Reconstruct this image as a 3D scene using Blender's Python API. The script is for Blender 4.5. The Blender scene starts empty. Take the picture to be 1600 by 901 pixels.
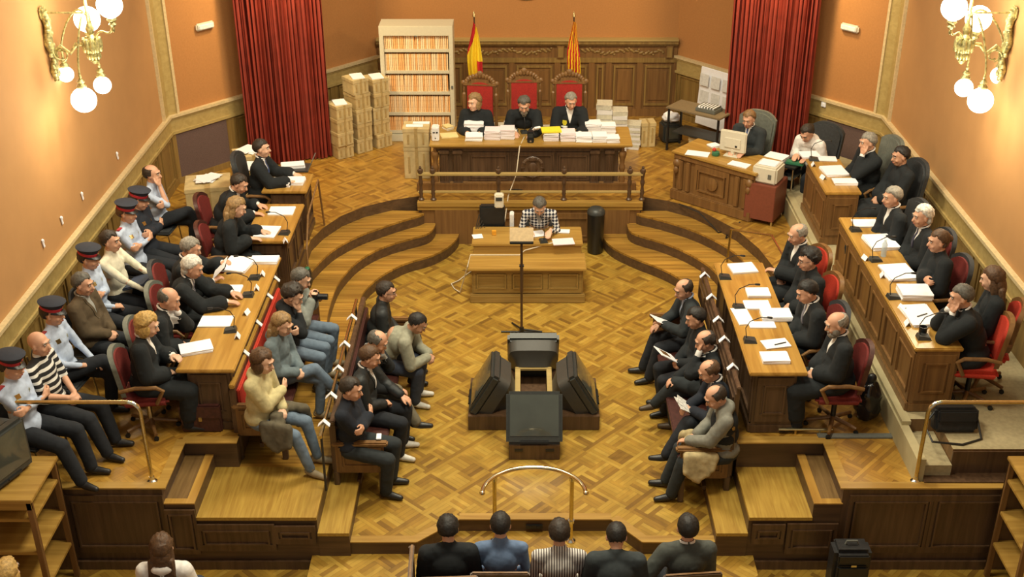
import bpy, bmesh, math, random
from mathutils import Vector, Matrix, noise
from mathutils.bvhtree import BVHTree
V=Vector; PI=math.pi; R=math.radians
S=bpy.context.scene; COL=S.collection
rnd=random.Random(7)
# ---------------------------------------------------------------- camera geometry (used to read positions off the plan)
F=1859.; PT=math.atan(.516); CH=7.7; CX=815.; CY=450.5
sp,cp=math.sin(PT),math.cos(PT)
def P(u,v,z):
    d=(CY-v)/F; t=(CH-z)/(sp-d*cp); return ((u-CX)/F*t, t*(cp+d*sp))
def Z(v,y):
    d=(CY-v)/F; return CH-y*(sp-d*cp)/(cp+d*sp)
# ---------------------------------------------------------------- materials
MATS={}
def nt(m):
    m.use_nodes=True; t=m.node_tree; return t, t.nodes, t.links
def mat(name,col,rough=.6,metal=0.,var=.12,scale=30.,bump=0.,spec=.5,emit=None,es=0.,alpha=1.,coat=0.):
    if name in MATS: return MATS[name]
    m=bpy.data.materials.new(name); t,n,l=nt(m); b=n['Principled BSDF']
    b.inputs['Roughness'].default_value=rough; b.inputs['Metallic'].default_value=metal
    b.inputs['Specular IOR Level'].default_value=spec; b.inputs['Coat Weight'].default_value=coat
    tc=n.new('ShaderNodeTexCoord'); nz=n.new('ShaderNodeTexNoise'); nz.inputs['Scale'].default_value=scale; nz.inputs['Detail'].default_value=4
    l.new(tc.outputs['Object'],nz.inputs['Vector'])
    cr=n.new('ShaderNodeValToRGB'); l.new(nz.outputs['Fac'],cr.inputs['Fac'])
    cr.color_ramp.elements[0].position=.3; cr.color_ramp.elements[1].position=.7
    c=col
    cr.color_ramp.elements[0].color=(c[0]*(1-var),c[1]*(1-var),c[2]*(1-var),1)
    cr.color_ramp.elements[1].color=(min(1,c[0]*(1+var)),min(1,c[1]*(1+var)),min(1,c[2]*(1+var)),1)
    l.new(cr.outputs['Color'],b.inputs['Base Color'])
    if bump:
        bp=n.new('ShaderNodeBump'); bp.inputs['Strength'].default_value=bump; bp.inputs['Distance'].default_value=.01
        l.new(nz.outputs['Fac'],bp.inputs['Height']); l.new(bp.outputs['Normal'],b.inputs['Normal'])
    if emit:
        b.inputs['Emission Color'].default_value=(*emit,1); b.inputs['Emission Strength'].default_value=es
    if alpha<1: b.inputs['Alpha'].default_value=alpha
    MATS[name]=m; return m
def wood(name,dark,light,axis=0,scale=6.,rough=.38,coat=.15,planks=0.,paxis=1):
    """streaky grain along one axis, optional plank seams"""
    if name in MATS: return MATS[name]
    m=bpy.data.materials.new(name); t,n,l=nt(m); b=n['Principled BSDF']
    b.inputs['Roughness'].default_value=rough; b.inputs['Coat Weight'].default_value=coat; b.inputs['Coat Roughness'].default_value=.25
    tc=n.new('ShaderNodeTexCoord'); mp=n.new('ShaderNodeMapping'); l.new(tc.outputs['Object'],mp.inputs['Vector'])
    sc=[scale*4]*3; sc[axis]=scale*.25; mp.inputs['Scale'].default_value=sc
    nz=n.new('ShaderNodeTexNoise'); nz.inputs['Scale'].default_value=1.; nz.inputs['Detail'].default_value=6; nz.inputs['Distortion'].default_value=.6
    l.new(mp.outputs['Vector'],nz.inputs['Vector'])
    cr=n.new('ShaderNodeValToRGB'); l.new(nz.outputs['Fac'],cr.inputs['Fac'])
    cr.color_ramp.elements[0].position=.32; cr.color_ramp.elements[0].color=(*dark,1)
    cr.color_ramp.elements[1].position=.68; cr.color_ramp.elements[1].color=(*light,1)
    out=cr.outputs['Color']
    if planks:
        sx=n.new('ShaderNodeSeparateXYZ'); l.new(tc.outputs['Object'],sx.inputs[0])
        dv=n.new('ShaderNodeMath'); dv.operation='DIVIDE'; dv.inputs[1].default_value=planks; l.new(sx.outputs[paxis],dv.inputs[0])
        fl=n.new('ShaderNodeMath'); fl.operation='FLOOR'; l.new(dv.outputs[0],fl.inputs[0])
        wn=n.new('ShaderNodeTexWhiteNoise'); wn.noise_dimensions='1D'; l.new(fl.outputs[0],wn.inputs['W'])
        mr=n.new('ShaderNodeMapRange'); mr.inputs['To Min'].default_value=.72; mr.inputs['To Max'].default_value=1.18; l.new(wn.outputs['Value'],mr.inputs['Value'])
        vm=n.new('ShaderNodeVectorMath'); vm.operation='SCALE'; l.new(out,vm.inputs[0]); l.new(mr.outputs[0],vm.inputs['Scale']); out=vm.outputs[0]
        fr=n.new('ShaderNodeMath'); fr.operation='FRACT'; l.new(dv.outputs[0],fr.inputs[0])
        lt=n.new('ShaderNodeMath'); lt.operation='LESS_THAN'; lt.inputs[1].default_value=.04; l.new(fr.outputs[0],lt.inputs[0])
        mx=n.new('ShaderNodeMix'); mx.data_type='RGBA'; l.new(lt.outputs[0],mx.inputs['Factor']); l.new(out,mx.inputs['A']); mx.inputs['B'].default_value=(dark[0]*.45,dark[1]*.45,dark[2]*.45,1)
        out=mx.outputs['Result']
    l.new(out,b.inputs['Base Color'])
    MATS[name]=m; return m
def parquet(name,cols,s=.53,rough=.33):
    """squares set at 45 degrees: framing boards round a basket of short strips"""
    m=bpy.data.materials.new(name); t,n,l=nt(m); b=n['Principled BSDF']
    b.inputs['Roughness'].default_value=rough; b.inputs['Coat Weight'].default_value=.12; b.inputs['Coat Roughness'].default_value=.3
    tc=n.new('ShaderNodeTexCoord'); mp=n.new('ShaderNodeMapping'); mp.inputs['Rotation'].default_value=(0,0,R(43)); mp.inputs['Scale'].default_value=(1/s,1/s,1)
    l.new(tc.outputs['Object'],mp.inputs['Vector']); sx=n.new('ShaderNodeSeparateXYZ'); l.new(mp.outputs[0],sx.inputs[0])
    def M(op,a,b_=None,c=None):
        k=n.new('ShaderNodeMath'); k.operation=op
        for i,x in enumerate((a,b_,c)):
            if x is None: continue
            if isinstance(x,(int,float)): k.inputs[i].default_value=x
            else: l.new(x,k.inputs[i])
        return k.outputs[0]
    X,Y=sx.outputs[0],sx.outputs[1]
    cxx,cyy=M('FLOOR',X),M('FLOOR',Y); fx,fy=M('FRACT',X),M('FRACT',Y)
    W=.17
    bx=M('LESS_THAN',fx,W); by=M('LESS_THAN',fy,W)          # framing boards
    ix=M('DIVIDE',M('SUBTRACT',fx,W),1-W); iy=M('DIVIDE',M('SUBTRACT',fy,W),1-W)
    qx=M('FLOOR',M('MULTIPLY',ix,2)); qy=M('FLOOR',M('MULTIPLY',iy,2)); par=M('FLOORED_MODULO',M('ADD',M('ADD',qx,qy),M('ADD',cxx,cyy)),2)
    def mixf(f,a,b_): 
        return M('ADD',M('MULTIPLY',a,M('SUBTRACT',1,f)),M('MULTIPLY',b_,f))
    u=mixf(par,ix,iy); st=M('MULTIPLY',u,8); si=M('FLOOR',st); sf=M('FRACT',st)
    # ids
    id_in=M('ADD',M('ADD',M('MULTIPLY',cxx,17.3),M('MULTIPLY',cyy,41.7)),M('ADD',M('MULTIPLY',si,3.1),M('ADD',M('MULTIPLY',qx,7.7),M('MULTIPLY',qy,11.9))))
    id_bx=M('ADD',M('ADD',M('MULTIPLY',cxx,5.9),M('MULTIPLY',cyy,2.3)),M('MULTIPLY',M('FLOOR',M('MULTIPLY',fx,2/W)),13.7))
    id_by=M('ADD',M('ADD',M('MULTIPLY',cyy,9.1),M('MULTIPLY',cxx,4.7)),M('MULTIPLY',M('FLOOR',M('MULTIPLY',fy,2/W)),23.1))
    idd=mixf(bx,mixf(by,id_in,id_by),id_bx)
    seam_in=M('LESS_THAN',sf,.1); seam_b=M('LESS_THAN',M('FRACT',M('MULTIPLY',fx,2/W)),.09); seam_c=M('LESS_THAN',M('FRACT',M('MULTIPLY',fy,2/W)),.09)
    seam=mixf(bx,mixf(by,seam_in,seam_c),seam_b)
    wn=n.new('ShaderNodeTexWhiteNoise'); wn.noise_dimensions='1D'; l.new(idd,wn.inputs['W'])
    cr=n.new('ShaderNodeValToRGB'); l.new(wn.outputs['Value'],cr.inputs['Fac'])
    e=cr.color_ramp.elements; e[0].color=(*cols[0],1); e[1].color=(*cols[-1],1)
    for i,c in enumerate(cols[1:-1]): q=e.new((i+1)/(len(cols)-1)); q.color=(*c,1)
    nz=n.new('ShaderNodeTexNoise'); nz.inputs['Scale'].default_value=3.; nz.inputs['Detail'].default_value=8; nz.inputs['Distortion'].default_value=1.5; l.new(tc.outputs['Object'],nz.inputs['Vector'])
    mr=n.new('ShaderNodeMapRange'); mr.inputs['From Min'].default_value=.25; mr.inputs['From Max'].default_value=.75; mr.inputs['To Min'].default_value=.72; mr.inputs['To Max'].default_value=1.2; l.new(nz.outputs['Fac'],mr.inputs['Value'])
    vm=n.new('ShaderNodeVectorMath'); vm.operation='SCALE'; l.new(cr.outputs['Color'],vm.inputs[0]); l.new(M('MULTIPLY',mr.outputs[0],M('SUBTRACT',1,M('MULTIPLY',seam,.30))),vm.inputs['Scale'])
    l.new(vm.outputs[0],b.inputs['Base Color']); return m
def stripes(name,a,b_,axis='X',scale=8.,rough=.8,thr=.5,check=False,dist=0.):
    if name in MATS: return MATS[name]
    m=bpy.data.materials.new(name); t,n,l=nt(m); b=n['Principled BSDF']; b.inputs['Roughness'].default_value=rough
    tc=n.new('ShaderNodeTexCoord')
    def wv(ax):
        w=n.new('ShaderNodeTexWave'); w.bands_direction=ax; w.inputs['Scale'].default_value=scale; w.inputs['Distortion'].default_value=dist; l.new(tc.outputs['Object'],w.inputs['Vector'])
        return w.outputs['Fac']
    f=wv(axis)
    if check:
        g=wv('Z'); ad=n.new('ShaderNodeMath'); ad.operation='ADD'; l.new(f,ad.inputs[0]); l.new(g,ad.inputs[1]); hv=n.new('ShaderNodeMath'); hv.operation='MULTIPLY'; hv.inputs[1].default_value=.5; l.new(ad.outputs[0],hv.inputs[0]); f=hv.outputs[0]
    cr=n.new('ShaderNodeValToRGB'); l.new(f,cr.inputs['Fac']); cr.color_ramp.elements[0].position=thr-.08; cr.color_ramp.elements[1].position=thr+.08
    cr.color_ramp.elements[0].color=(*a,1); cr.color_ramp.elements[1].color=(*b_,1); l.new(cr.outputs['Color'],b.inputs['Base Color'])
    MATS[name]=m; return m
M_PARQ=parquet('parquet',[(.19,.098,.018),(.31,.172,.026),(.355,.205,.031),(.39,.235,.037),(.45,.285,.052)],s=.5)
M_PARQ_R=parquet('parquet_raised',[(.21,.100,.018),(.305,.152,.023),(.35,.182,.028),(.395,.212,.034),(.45,.255,.045)],s=.46)
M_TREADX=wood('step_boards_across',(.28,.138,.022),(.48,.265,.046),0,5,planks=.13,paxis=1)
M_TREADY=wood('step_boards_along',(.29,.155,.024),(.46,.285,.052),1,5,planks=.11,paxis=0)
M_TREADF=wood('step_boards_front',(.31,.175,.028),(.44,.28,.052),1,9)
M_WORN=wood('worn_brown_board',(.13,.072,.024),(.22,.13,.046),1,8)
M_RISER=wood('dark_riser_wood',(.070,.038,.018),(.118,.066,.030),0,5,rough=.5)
M_OAK=wood('golden_oak',(.30,.165,.032),(.44,.265,.060),0,4)
M_OAKY=wood('golden_oak_long',(.32,.165,.032),(.47,.27,.060),1,4,rough=.3)
M_WAL=wood('panel_oak_brown',(.150,.072,.023),(.225,.115,.036),2,5,rough=.45)
M_WAL2=wood('dark_walnut',(.062,.033,.017),(.112,.062,.032),2,5,rough=.4)
M_DADO=wood('dado_oak',(.18,.105,.028),(.28,.175,.05),2,5,rough=.5)
M_TRIM=wood('moulding_oak',(.36,.255,.088),(.45,.33,.125),0,4,rough=.5)
M_TRIML=mat('pale_moulding',(.60,.47,.26),.5)
M_WALLO=mat('orange_fabric_wall',(.42,.190,.058),.85,var=.05,scale=40,bump=.15)
M_WALLS=mat('orange_side_wall_sconce_lit',(.46,.245,.092),.85,var=.04,scale=3,bump=.1)  # side walls' orange lightened, the sconce light is put into the colour
M_PURP=mat('purple_grey_cloth',(.12,.075,.065),.95,var=.25,scale=120)
M_CARPET=mat('beige_carpet',(.36,.30,.17),.95,var=.12,scale=25,bump=.3)
M_CREAM=mat('cream_painted_edge',(.42,.36,.20),.7,var=.08,scale=6)
M_RED=mat('red_velvet',(.36,.018,.012),.8,var=.2,scale=60)
M_REDB=mat('bright_red_upholstery',(.50,.035,.015),.75,var=.12,scale=60)
M_REDD=mat('dull_red_upholstery',(.17,.017,.013),.8,var=.2,scale=60)
M_BRASS=mat('brass',(.66,.56,.30),.25,metal=1.,var=.12,scale=25)
M_BRASSD=mat('aged_gilt_brass',(.46,.43,.20),.42,metal=.6,var=.6,scale=28,bump=.5)
M_CHROME=mat('chrome',(.7,.68,.6),.2,metal=1.)
M_WHITE=mat('white_paper',(.88,.88,.92),.8,var=.04,scale=60)
M_PINK=mat('faint_pink_paper',(.80,.70,.74),.8,var=.05,scale=60)
M_PAGE=stripes('page_edges',(.64,.62,.60),(.86,.85,.86),'Z',60,.8)
M_YEL=mat('yellow_folder',(.85,.72,.04),.6,var=.04)
M_MAN=mat('manila_paper',(.74,.60,.28),.8,var=.05)
M_BOX=mat('cardboard',(.53,.41,.20),.85,var=.16,scale=9)
M_TAPE=mat('brown_parcel_tape',(.40,.28,.11),.45)
M_CAB=mat('cream_metal_cabinet',(.62,.57,.42),.45,var=.03)
M_BLACK=mat('black_plastic',(.012,.013,.014),.4,var=.2)
M_GREYP=mat('dark_grey_plastic',(.035,.038,.036),.42,var=.15)
M_GREYM=mat('mid_grey_plastic',(.13,.135,.12),.45,var=.1)
M_BEIGEP=mat('beige_computer_plastic',(.66,.62,.50),.5,var=.03)
M_GREEN=mat('green_plastic',(.03,.16,.08),.5)
M_SCREEN=mat('dark_screen_glass',(.06,.068,.058),.15,var=.15,scale=3,coat=.6)
M_LEATHER=mat('black_leather',(.016,.016,.017),.42,var=.3,scale=25,bump=.2)
M_TEAL=mat('grey_green_leather',(.14,.15,.125),.6,var=.15)
M_DKGREEN=mat('dark_slate_fabric',(.030,.033,.036),.7,var=.2)
M_BURG=mat('burgundy_leather',(.06,.018,.014),.45,var=.3)
M_MAH=mat('red_brown_laminate',(.20,.055,.03),.5,var=.08,scale=40)
M_GLOW=mat('lit_opal_glass',(1,.95,.85),.3,emit=(1,.93,.78),es=9.)
M_DRK=mat('near_black_metal',(.02,.02,.02),.5)  # plain near-black metal for the handrail posts
def curtain_mat():
    m=mat('red_curtain_cloth',(.235,.026,.013),.7,var=.15,scale=5); return m
M_CURT=curtain_mat()
# ---------------------------------------------------------------- mesh builder
class MB:
    def __init__(s): s.v=[]; s.f=[]; s.m=[]
    def add(s,vs,fs,mi=0):
        o=len(s.v); s.v+= [V(x) for x in vs]; s.f+=[tuple(o+i for i in f) for f in fs]; s.m+=[mi]*len(fs); return s
    def box(s,c,size,rz=0.,rx=0.,ry=0.,mi=0,bev=0.):
        s.k=getattr(s,'k',0)+1; inf=.00022*(s.k%8)      # hair-width size steps keep faces from coinciding
        hx,hy,hz=[q/2+inf for q in size]
        M=Matrix.Translation(V(c))@Matrix.Rotation(rz,4,'Z')@Matrix.Rotation(ry,4,'Y')@Matrix.Rotation(rx,4,'X')
        if bev<=0:
            vs=[(x,y,z) for x in(-hx,hx) for y in(-hy,hy) for z in(-hz,hz)]
            fs=[(0,1,3,2),(4,6,7,5),(0,4,5,1),(2,3,7,6),(0,2,6,4),(1,5,7,3)]
        else:
            b=min(bev,hx*.9,hy*.9,hz*.9); bm=bmesh.new(); bmesh.ops.create_cube(bm,size=1.)
            for q in bm.verts: q.co=V((q.co.x*2*hx,q.co.y*2*hy,q.co.z*2*hz))
            bmesh.ops.bevel(bm,geom=bm.edges[:],offset=b,segments=2,affect='EDGES')
            vs=[q.co.copy() for q in bm.verts]; fs=[[q.index for q in f.verts] for f in bm.faces]; bm.free()
        return s.add([M@V(x) for x in vs],fs,mi)
    def b2(s,x0,x1,y0,y1,z0,z1,mi=0,bev=0.):
        return s.box(((x0+x1)/2,(y0+y1)/2,(z0+z1)/2),(abs(x1-x0),abs(y1-y0),abs(z1-z0)),mi=mi,bev=bev)
    def prism(s,poly,z0,z1,mt=0,ms=1):
        a=sum(poly[i][0]*poly[(i+1)%len(poly)][1]-poly[(i+1)%len(poly)][0]*poly[i][1] for i in range(len(poly)))
        if a<0: poly=poly[::-1]
        n=len(poly); s.add([(x,y,z0) for x,y in poly]+[(x,y,z1) for x,y in poly],[tuple(range(n,2*n))],mt)
        o=len(s.v)-2*n
        s.f.append(tuple(o+i for i in range(n-1,-1,-1))); s.m.append(ms)
        for i in range(n): s.f.append((o+i,o+(i+1)%n,o+n+(i+1)%n,o+n+i)); s.m.append(ms)
        return s
    def lathe(s,prof,c=(0,0,0),seg=20,M=None,mi=0,cap=True):
        vs=[];fs=[]; n=len(prof)
        for r,z in prof:
            for k in range(seg): a=2*PI*k/seg; vs.append(V((r*math.cos(a),r*math.sin(a),z)))
        for i in range(n-1):
            for k in range(seg): fs.append((i*seg+k,i*seg+(k+1)%seg,(i+1)*seg+(k+1)%seg,(i+1)*seg+k))
        if cap: fs.append(tuple(range(seg-1,-1,-1))); fs.append(tuple((n-1)*seg+k for k in range(seg)))
        M=M or Matrix.Identity(4); T=Matrix.Translation(V(c))
        return s.add([T@(M@x) for x in vs],fs,mi)
    def cyl(s,p0,p1,r0,r1=None,seg=12,mi=0):
        p0,p1=V(p0),V(p1); r1=r0 if r1 is None else r1; d=p1-p0; L=d.length
        if L<1e-6: return s
        M=d.to_track_quat('Z','Y').to_matrix().to_4x4()
        return s.lathe([(r0,0),(r1,L)],p0,seg,M,mi)
    def cap(s,p0,p1,r0,r1=None,seg=12,mi=0):
        p0,p1=V(p0),V(p1); r1=r0 if r1 is None else r1; d=p1-p0; L=d.length
        if L<1e-5: d=V((0,0,1)); L=1e-5
        M=d.to_track_quat('Z','Y').to_matrix().to_4x4(); pr=[]
        for k in range(1,5): a=PI/2*k/4; pr.append((r0*math.sin(a),-r0*math.cos(a)))
        for k in range(0,4): a=PI/2*k/4; pr.append((r1*math.cos(a),L+r1*math.sin(a)))
        return s.lathe(pr,p0,seg,M,mi)
    def ell(s,c,rad,M=None,seg=16,rings=10,mi=0):
        pr=[(math.sin(PI*k/rings),-math.cos(PI*k/rings)) for k in range(1,rings)]
        D=Matrix.Diagonal((*rad,1)); M=(M.to_4x4() if M else Matrix.Identity(4))@D
        return s.lathe(pr,c,seg,M,mi)
    def tube(s,pts,r,seg=8,mi=0):
        pts=[V(p) for p in pts]; n=len(pts); vs=[];fs=[]; up=V((0,0,1)); pn=None
        for i,p in enumerate(pts):
            d=(pts[min(i+1,n-1)]-pts[max(i-1,0)]).normalized()
            if pn is None: pn=d.cross(up); pn=pn if pn.length>.1 else d.cross(V((1,0,0)))
            pn=(pn-d*pn.dot(d)).normalized(); q=d.cross(pn); rr=r[i] if isinstance(r,(list,tuple)) else r
            for k in range(seg): a=2*PI*k/seg; vs.append(p+pn*math.cos(a)*rr+q*math.sin(a)*rr)
        for i in range(n-1):
            for k in range(seg): fs.append((i*seg+k,(i+1)*seg+k,(i+1)*seg+(k+1)%seg,i*seg+(k+1)%seg))
        fs.append(tuple(range(seg))); fs.append(tuple((n-1)*seg+k for k in range(seg-1,-1,-1)))
        return s.add(vs,fs,mi)
    def mesh(s,name,mats,smooth=False):
        me=bpy.data.meshes.new(name); me.from_pydata([tuple(x) for x in s.v],[],s.f)
        mats=mats if isinstance(mats,(list,tuple)) else [mats]
        for m in mats: me.materials.append(m)
        if len(mats)>1: me.polygons.foreach_set('material_index',[min(i,len(mats)-1) for i in s.m])
        me.validate()
        bm=bmesh.new(); bm.from_mesh(me); bmesh.ops.recalc_face_normals(bm,faces=bm.faces[:]); bm.to_mesh(me); bm.free()
        if smooth:
            me.polygons.foreach_set('use_smooth',[True]*len(me.polygons))
            try: me.set_sharp_from_angle(angle=R(smooth if smooth is not True else 40))
            except Exception: pass
        return me
    def build(s,name,mats,parent=None,smooth=False,loc=None,rz=0.):
        o=bpy.data.objects.new(name,s.mesh(name,mats,smooth)); COL.objects.link(o)
        if parent: o.parent=parent
        if loc is not None: o.location=loc
        if rz: o.rotation_euler=(0,0,rz)
        return o
def tag(o,label=None,cat=None,group=None,kind=None):
    if label: o['label']=label
    if cat: o['category']=cat
    if group: o['group']=group
    if kind: o['kind']=kind
    return o
def thing(name,label,cat,loc=(0,0,0),rz=0.,group=None):
    o=bpy.data.objects.new(name,None); COL.objects.link(o); o.location=loc; o.rotation_euler=(0,0,rz); o.empty_display_size=.1
    return tag(o,label,cat,group)
def kids(o): return [c for c in bpy.data.objects if c.parent==o]
def copy_tree(o,loc=None,rz=None,label=None,group=None,parent=None):
    c=o.copy(); COL.objects.link(c); c.parent=parent
    if loc is not None: c.location=loc
    if rz is not None: c.rotation_euler=(0,0,rz)
    if label: c['label']=label
    if group: c['group']=group
    for ch in kids(o): copy_tree(ch,parent=c)
    return c
def struct(o): o['kind']='structure'; return o
# ================================================================= THE SETTING
XL,XR=-5.35,5.5; ZD=.67; ZL=-.3
CL=(-5.35,17.17); BL=(-2.52,20.4); BR=(2.72,20.4); CR=(5.5,17.17)
Y0=9.4
m=MB(); m.b2(XL,XR,2,Y0+.1,ZL-.1,ZL); struct(m.build('floor',M_PARQ))
m=MB(); m.prism([(-2.1,2),(2.32,2),(2.32,Y0+.4),(-2.1,Y0+.4)],ZL,-.15); o=struct(m.build('floor',[M_PARQ,M_RISER]))
m=MB(); m.prism([(-2.02,Y0),(-1.05,Y0),(-.64,9.76),(.92,9.76),(1.21,Y0),(2.24,Y0),(2.24,13.2),(3.4,13.2),(2.7,16.5),(-2,16.5),(-2.9,13),(-2.02,12.8)],-.3,0); struct(m.build('floor',[M_PARQ,M_RISER]))
# pale border boards along the front edge of the central floor
m=MB()
for a,b in (((-2.0,Y0),(-1.05,Y0)),((-1.05,Y0),(-.64,9.76)),((-.64,9.76),(.92,9.76)),((.92,9.76),(1.21,Y0)),((1.21,Y0),(2.24,Y0))):
    a=V((*a,0));b=V((*b,0)); d=(b-a).normalized(); c=(a+b)/2+V((-d.y,d.x,0))*.04; m.box((c.x,c.y,.003),((b-a).length,.10,.012),rz=math.atan2(d.y,d.x))
struct(m.build('trim_1',M_OAK))
dais=[(1.8,16.44),(-1.55,16.44),(-1.55,16.68),(-1.95,16.53),(-2.35,16.27),(-2.64,15.93),(-2.84,15.51),(-2.95,15.1),(-2.95,10.2),(-3.5,10.2),(-3.5,Y0),(XL,Y0),CL,BL,BR,CR,(XR,Y0),(3.13,Y0),(3.13,10.2),(2.24,10.2),(2.24,13.0),(3.42,13.0),(3.42,13.9),(3.27,14.83),(3.07,15.44),(2.73,15.99),(2.52,16.27),(2.2,16.5),(1.8,16.66)]
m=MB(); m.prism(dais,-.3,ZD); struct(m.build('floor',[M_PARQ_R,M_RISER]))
L2=[(-1.47,16.5),(-1.47,16.37),(-1.8,16.14),(-2.11,15.86),(-2.32,15.66),(-2.47,15.46),(-2.65,15.17),(-2.77,14.83),(-2.86,14.47),(-2.95,14.1),(-3.1,14.1),(-3.1,16.6)]
L3=[(-1.29,16.5),(-1.31,16.25),(-1.36,16.1),(-1.44,16.0),(-1.66,15.86),(-1.9,15.69),(-2.09,15.5),(-2.25,15.26),(-2.36,15.02),(-2.44,14.73),(-2.5,14.45),(-2.52,14.1),(-2.52,13.6),(-2.48,13.2),(-2.3,12.85),(-2.02,12.72),(-2.02,Y0),(-3.2,Y0),(-3.2,10.2),(-3.0,10.2),(-3.0,16.55)]
L4=[(-.95,16.5),(-.95,16.35),(-.98,16.2),(-1.07,15.97),(-1.18,15.8),(-1.3,15.66),(-1.43,15.56),(-1.58,15.47),(-1.72,15.35),(-1.86,15.18),(-1.99,14.98),(-2.09,14.76),(-2.16,14.55),(-2.19,14.37),(-2.19,13.6),(-2.1,13.1),(-2.0,12.78),(-2.4,12.7),(-2.9,13),(-2.9,16.52)]
R2=[(1.73,16.5),(1.73,16.37),(2.0,16.23),(2.25,16.04),(2.49,15.83),(2.69,15.59),(2.88,15.3),(3.03,14.98),(3.12,14.5),(3.12,12.95),(3.5,12.95),(3.5,16.55)]
R3=[(1.59,16.5),(1.59,16.3),(1.6,16.18),(1.65,16.06),(1.8,15.93),(1.99,15.8),(2.15,15.66),(2.31,15.49),(2.5,15.22),(2.66,14.91),(2.76,14.5),(2.72,13.9),(2.6,12.95),(3.4,12.95),(3.4,16.52)]
R4=[(1.22,16.5),(1.22,16.35),(1.25,16.16),(1.31,16.0),(1.4,15.84),(1.55,15.66),(1.71,15.49),(1.88,15.34),(2.05,15.16),(2.17,15.0),(2.27,14.8),(2.36,14.5),(2.36,14.0),(2.24,13.4),(2.2,12.9),(3.3,12.9),(3.3,16.51)]
def smooth_edge(poly,k):  # one Chaikin pass over the first k points so the riser reads as a curve
    out=[poly[0]]
    for i in range(k-1):
        a,b=V(poly[i]),V(poly[i+1]); out+= [tuple(a*.75+b*.25),tuple(a*.25+b*.75)]
    return out+list(poly[k-1:])
def steps(name,poly,z,k):
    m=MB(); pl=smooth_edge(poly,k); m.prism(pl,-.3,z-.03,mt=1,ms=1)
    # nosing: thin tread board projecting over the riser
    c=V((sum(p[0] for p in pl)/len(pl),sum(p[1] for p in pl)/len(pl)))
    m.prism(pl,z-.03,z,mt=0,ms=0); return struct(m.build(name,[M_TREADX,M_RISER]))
steps('stairs_left',L2,.5,10); steps('stairs_left',L3,.335,14); steps('stairs_left',L4,.168,18)
steps('stairs_right',R2,.5,9); steps('stairs_right',R3,.335,11); steps('stairs_right',R4,.168,13)
# women's bench platform + front steps both sides
def blk(x0,x1,y0,y1,z,name,top): 
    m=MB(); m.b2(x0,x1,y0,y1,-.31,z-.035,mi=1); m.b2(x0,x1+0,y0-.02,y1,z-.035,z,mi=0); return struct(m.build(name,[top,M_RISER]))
blk(-3.2,-2.02,Y0-.02,10.2,.337,'stairs_left',M_TREADF); blk(-2.02,-1.71,Y0-.03,10.5,.15,'stairs_left',M_TREADF); 
blk(2.24,2.86,Y0-.02,10.2,.337,'stairs_right',M_TREADF); blk(1.93,2.24,Y0-.03,10.3,.15,'stairs_right',M_TREADF)
for x0,x1,nm in ((-3.5,-3.2,'stairs_left'),(2.86,3.14,'stairs_right')):
    m=MB(); m.b2(x0,x1,Y0-.02,10.2,-.31,.49,mi=1); m.b2(x0,x1,Y0-.03,Y0+.05,.49,.502); xe=x1-.085 if x0<0 else x0
    m.b2(xe,xe+.085,Y0+.05,10.2,.49,.502); m.b2(x0+.01,x1-.01,Y0,10.19,.48,.493,mi=2); struct(m.build(nm,[M_OAKY,M_RISER,M_WORN]))
m=MB(); m.b2(-3.5,-2.93,10.14,10.26,.672,.684); m.b2(2.22,3.14,10.14,10.26,.672,.684); m.b2(-3.56,-3.46,Y0-.02,10.2,.672,.684); m.b2(3.1,3.2,Y0-.02,10.2,.672,.684)
m.b2(XL,-3.46,Y0-.03,Y0+.07,.672,.686); m.b2(3.1,5.15,Y0-.03,Y0+.07,.672,.686); struct(m.build('trim_2',M_OAK))
# front panelled fascia of the side bays
def panels(m,x0,x1,y,z0,z1,n,t=.02,st=.07,nrm=-1,mi=0):
    """raised frames on a face running along x"""
    w=(x1-x0)/n
    m.b2(x0,x1,y,y+nrm*t*.4,z0,z1,mi=mi)
    m.b2(x0,x1,y,y+nrm*t,z1-st,z1,mi=mi); m.b2(x0,x1,y,y+nrm*t,z0,z0+st,mi=mi)
    for i in range(n+1):
        xc=x0+w*i; m.b2(max(x0,xc-st/2),min(x1,xc+st/2),y,y+nrm*t,z0+st,z1-st,mi=mi)
    for i in range(n):
        a,b=x0+w*i+st*.8,x0+w*(i+1)-st*.8
        for q in ((a,b,z0+st,z0+st+.018),(a,b,z1-st-.018,z1-st)): m.b2(q[0],q[1],y,y+nrm*t*1.5,q[2],q[3],mi=mi)
        for q in ((a,a+.016),(b-.016,b)): m.b2(q[0],q[1],y,y+nrm*t*1.5,z0+st,z1-st,mi=mi)
m=MB(); m.b2(XL,-3.5,Y0-.02,Y0,-.3,.665); panels(m,-4.45,-3.5,Y0-.02,-.1,.6,1); panels(m,-5.3,-4.45,Y0-.02,-.1,.6,1); panels(m,-3.5,-3.2,Y0-.04,-.1,.44,1,st=.05); panels(m,-3.2,-2.02-.42,Y0-.04,-.06,.26,1); panels(m,-2.44,-2.04,Y0-.04,.02,.24,1)
m.b2(XL,-2.1,Y0-.06,Y0-.03,-.3,-.2)
struct(m.build('wall_front_left',M_WAL2))
m=MB(); m.b2(3.13,XR,Y0-.02,Y0,-.3,.665); panels(m,3.2,4.02,Y0-.02,-.1,.6,1); panels(m,4.02,4.9,Y0-.02,-.1,.6,1); panels(m,4.9,5.45,Y0-.02,-.1,.6,1); panels(m,2.62,3.12,Y0-.04,-.1,.27,1); panels(m,2.28,2.60,Y0-.04,.02,.26,1)
m.b2(2.34,XR,Y0-.06,Y0-.03,-.3,-.2)
struct(m.build('wall_front_right',M_WAL2))
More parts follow.
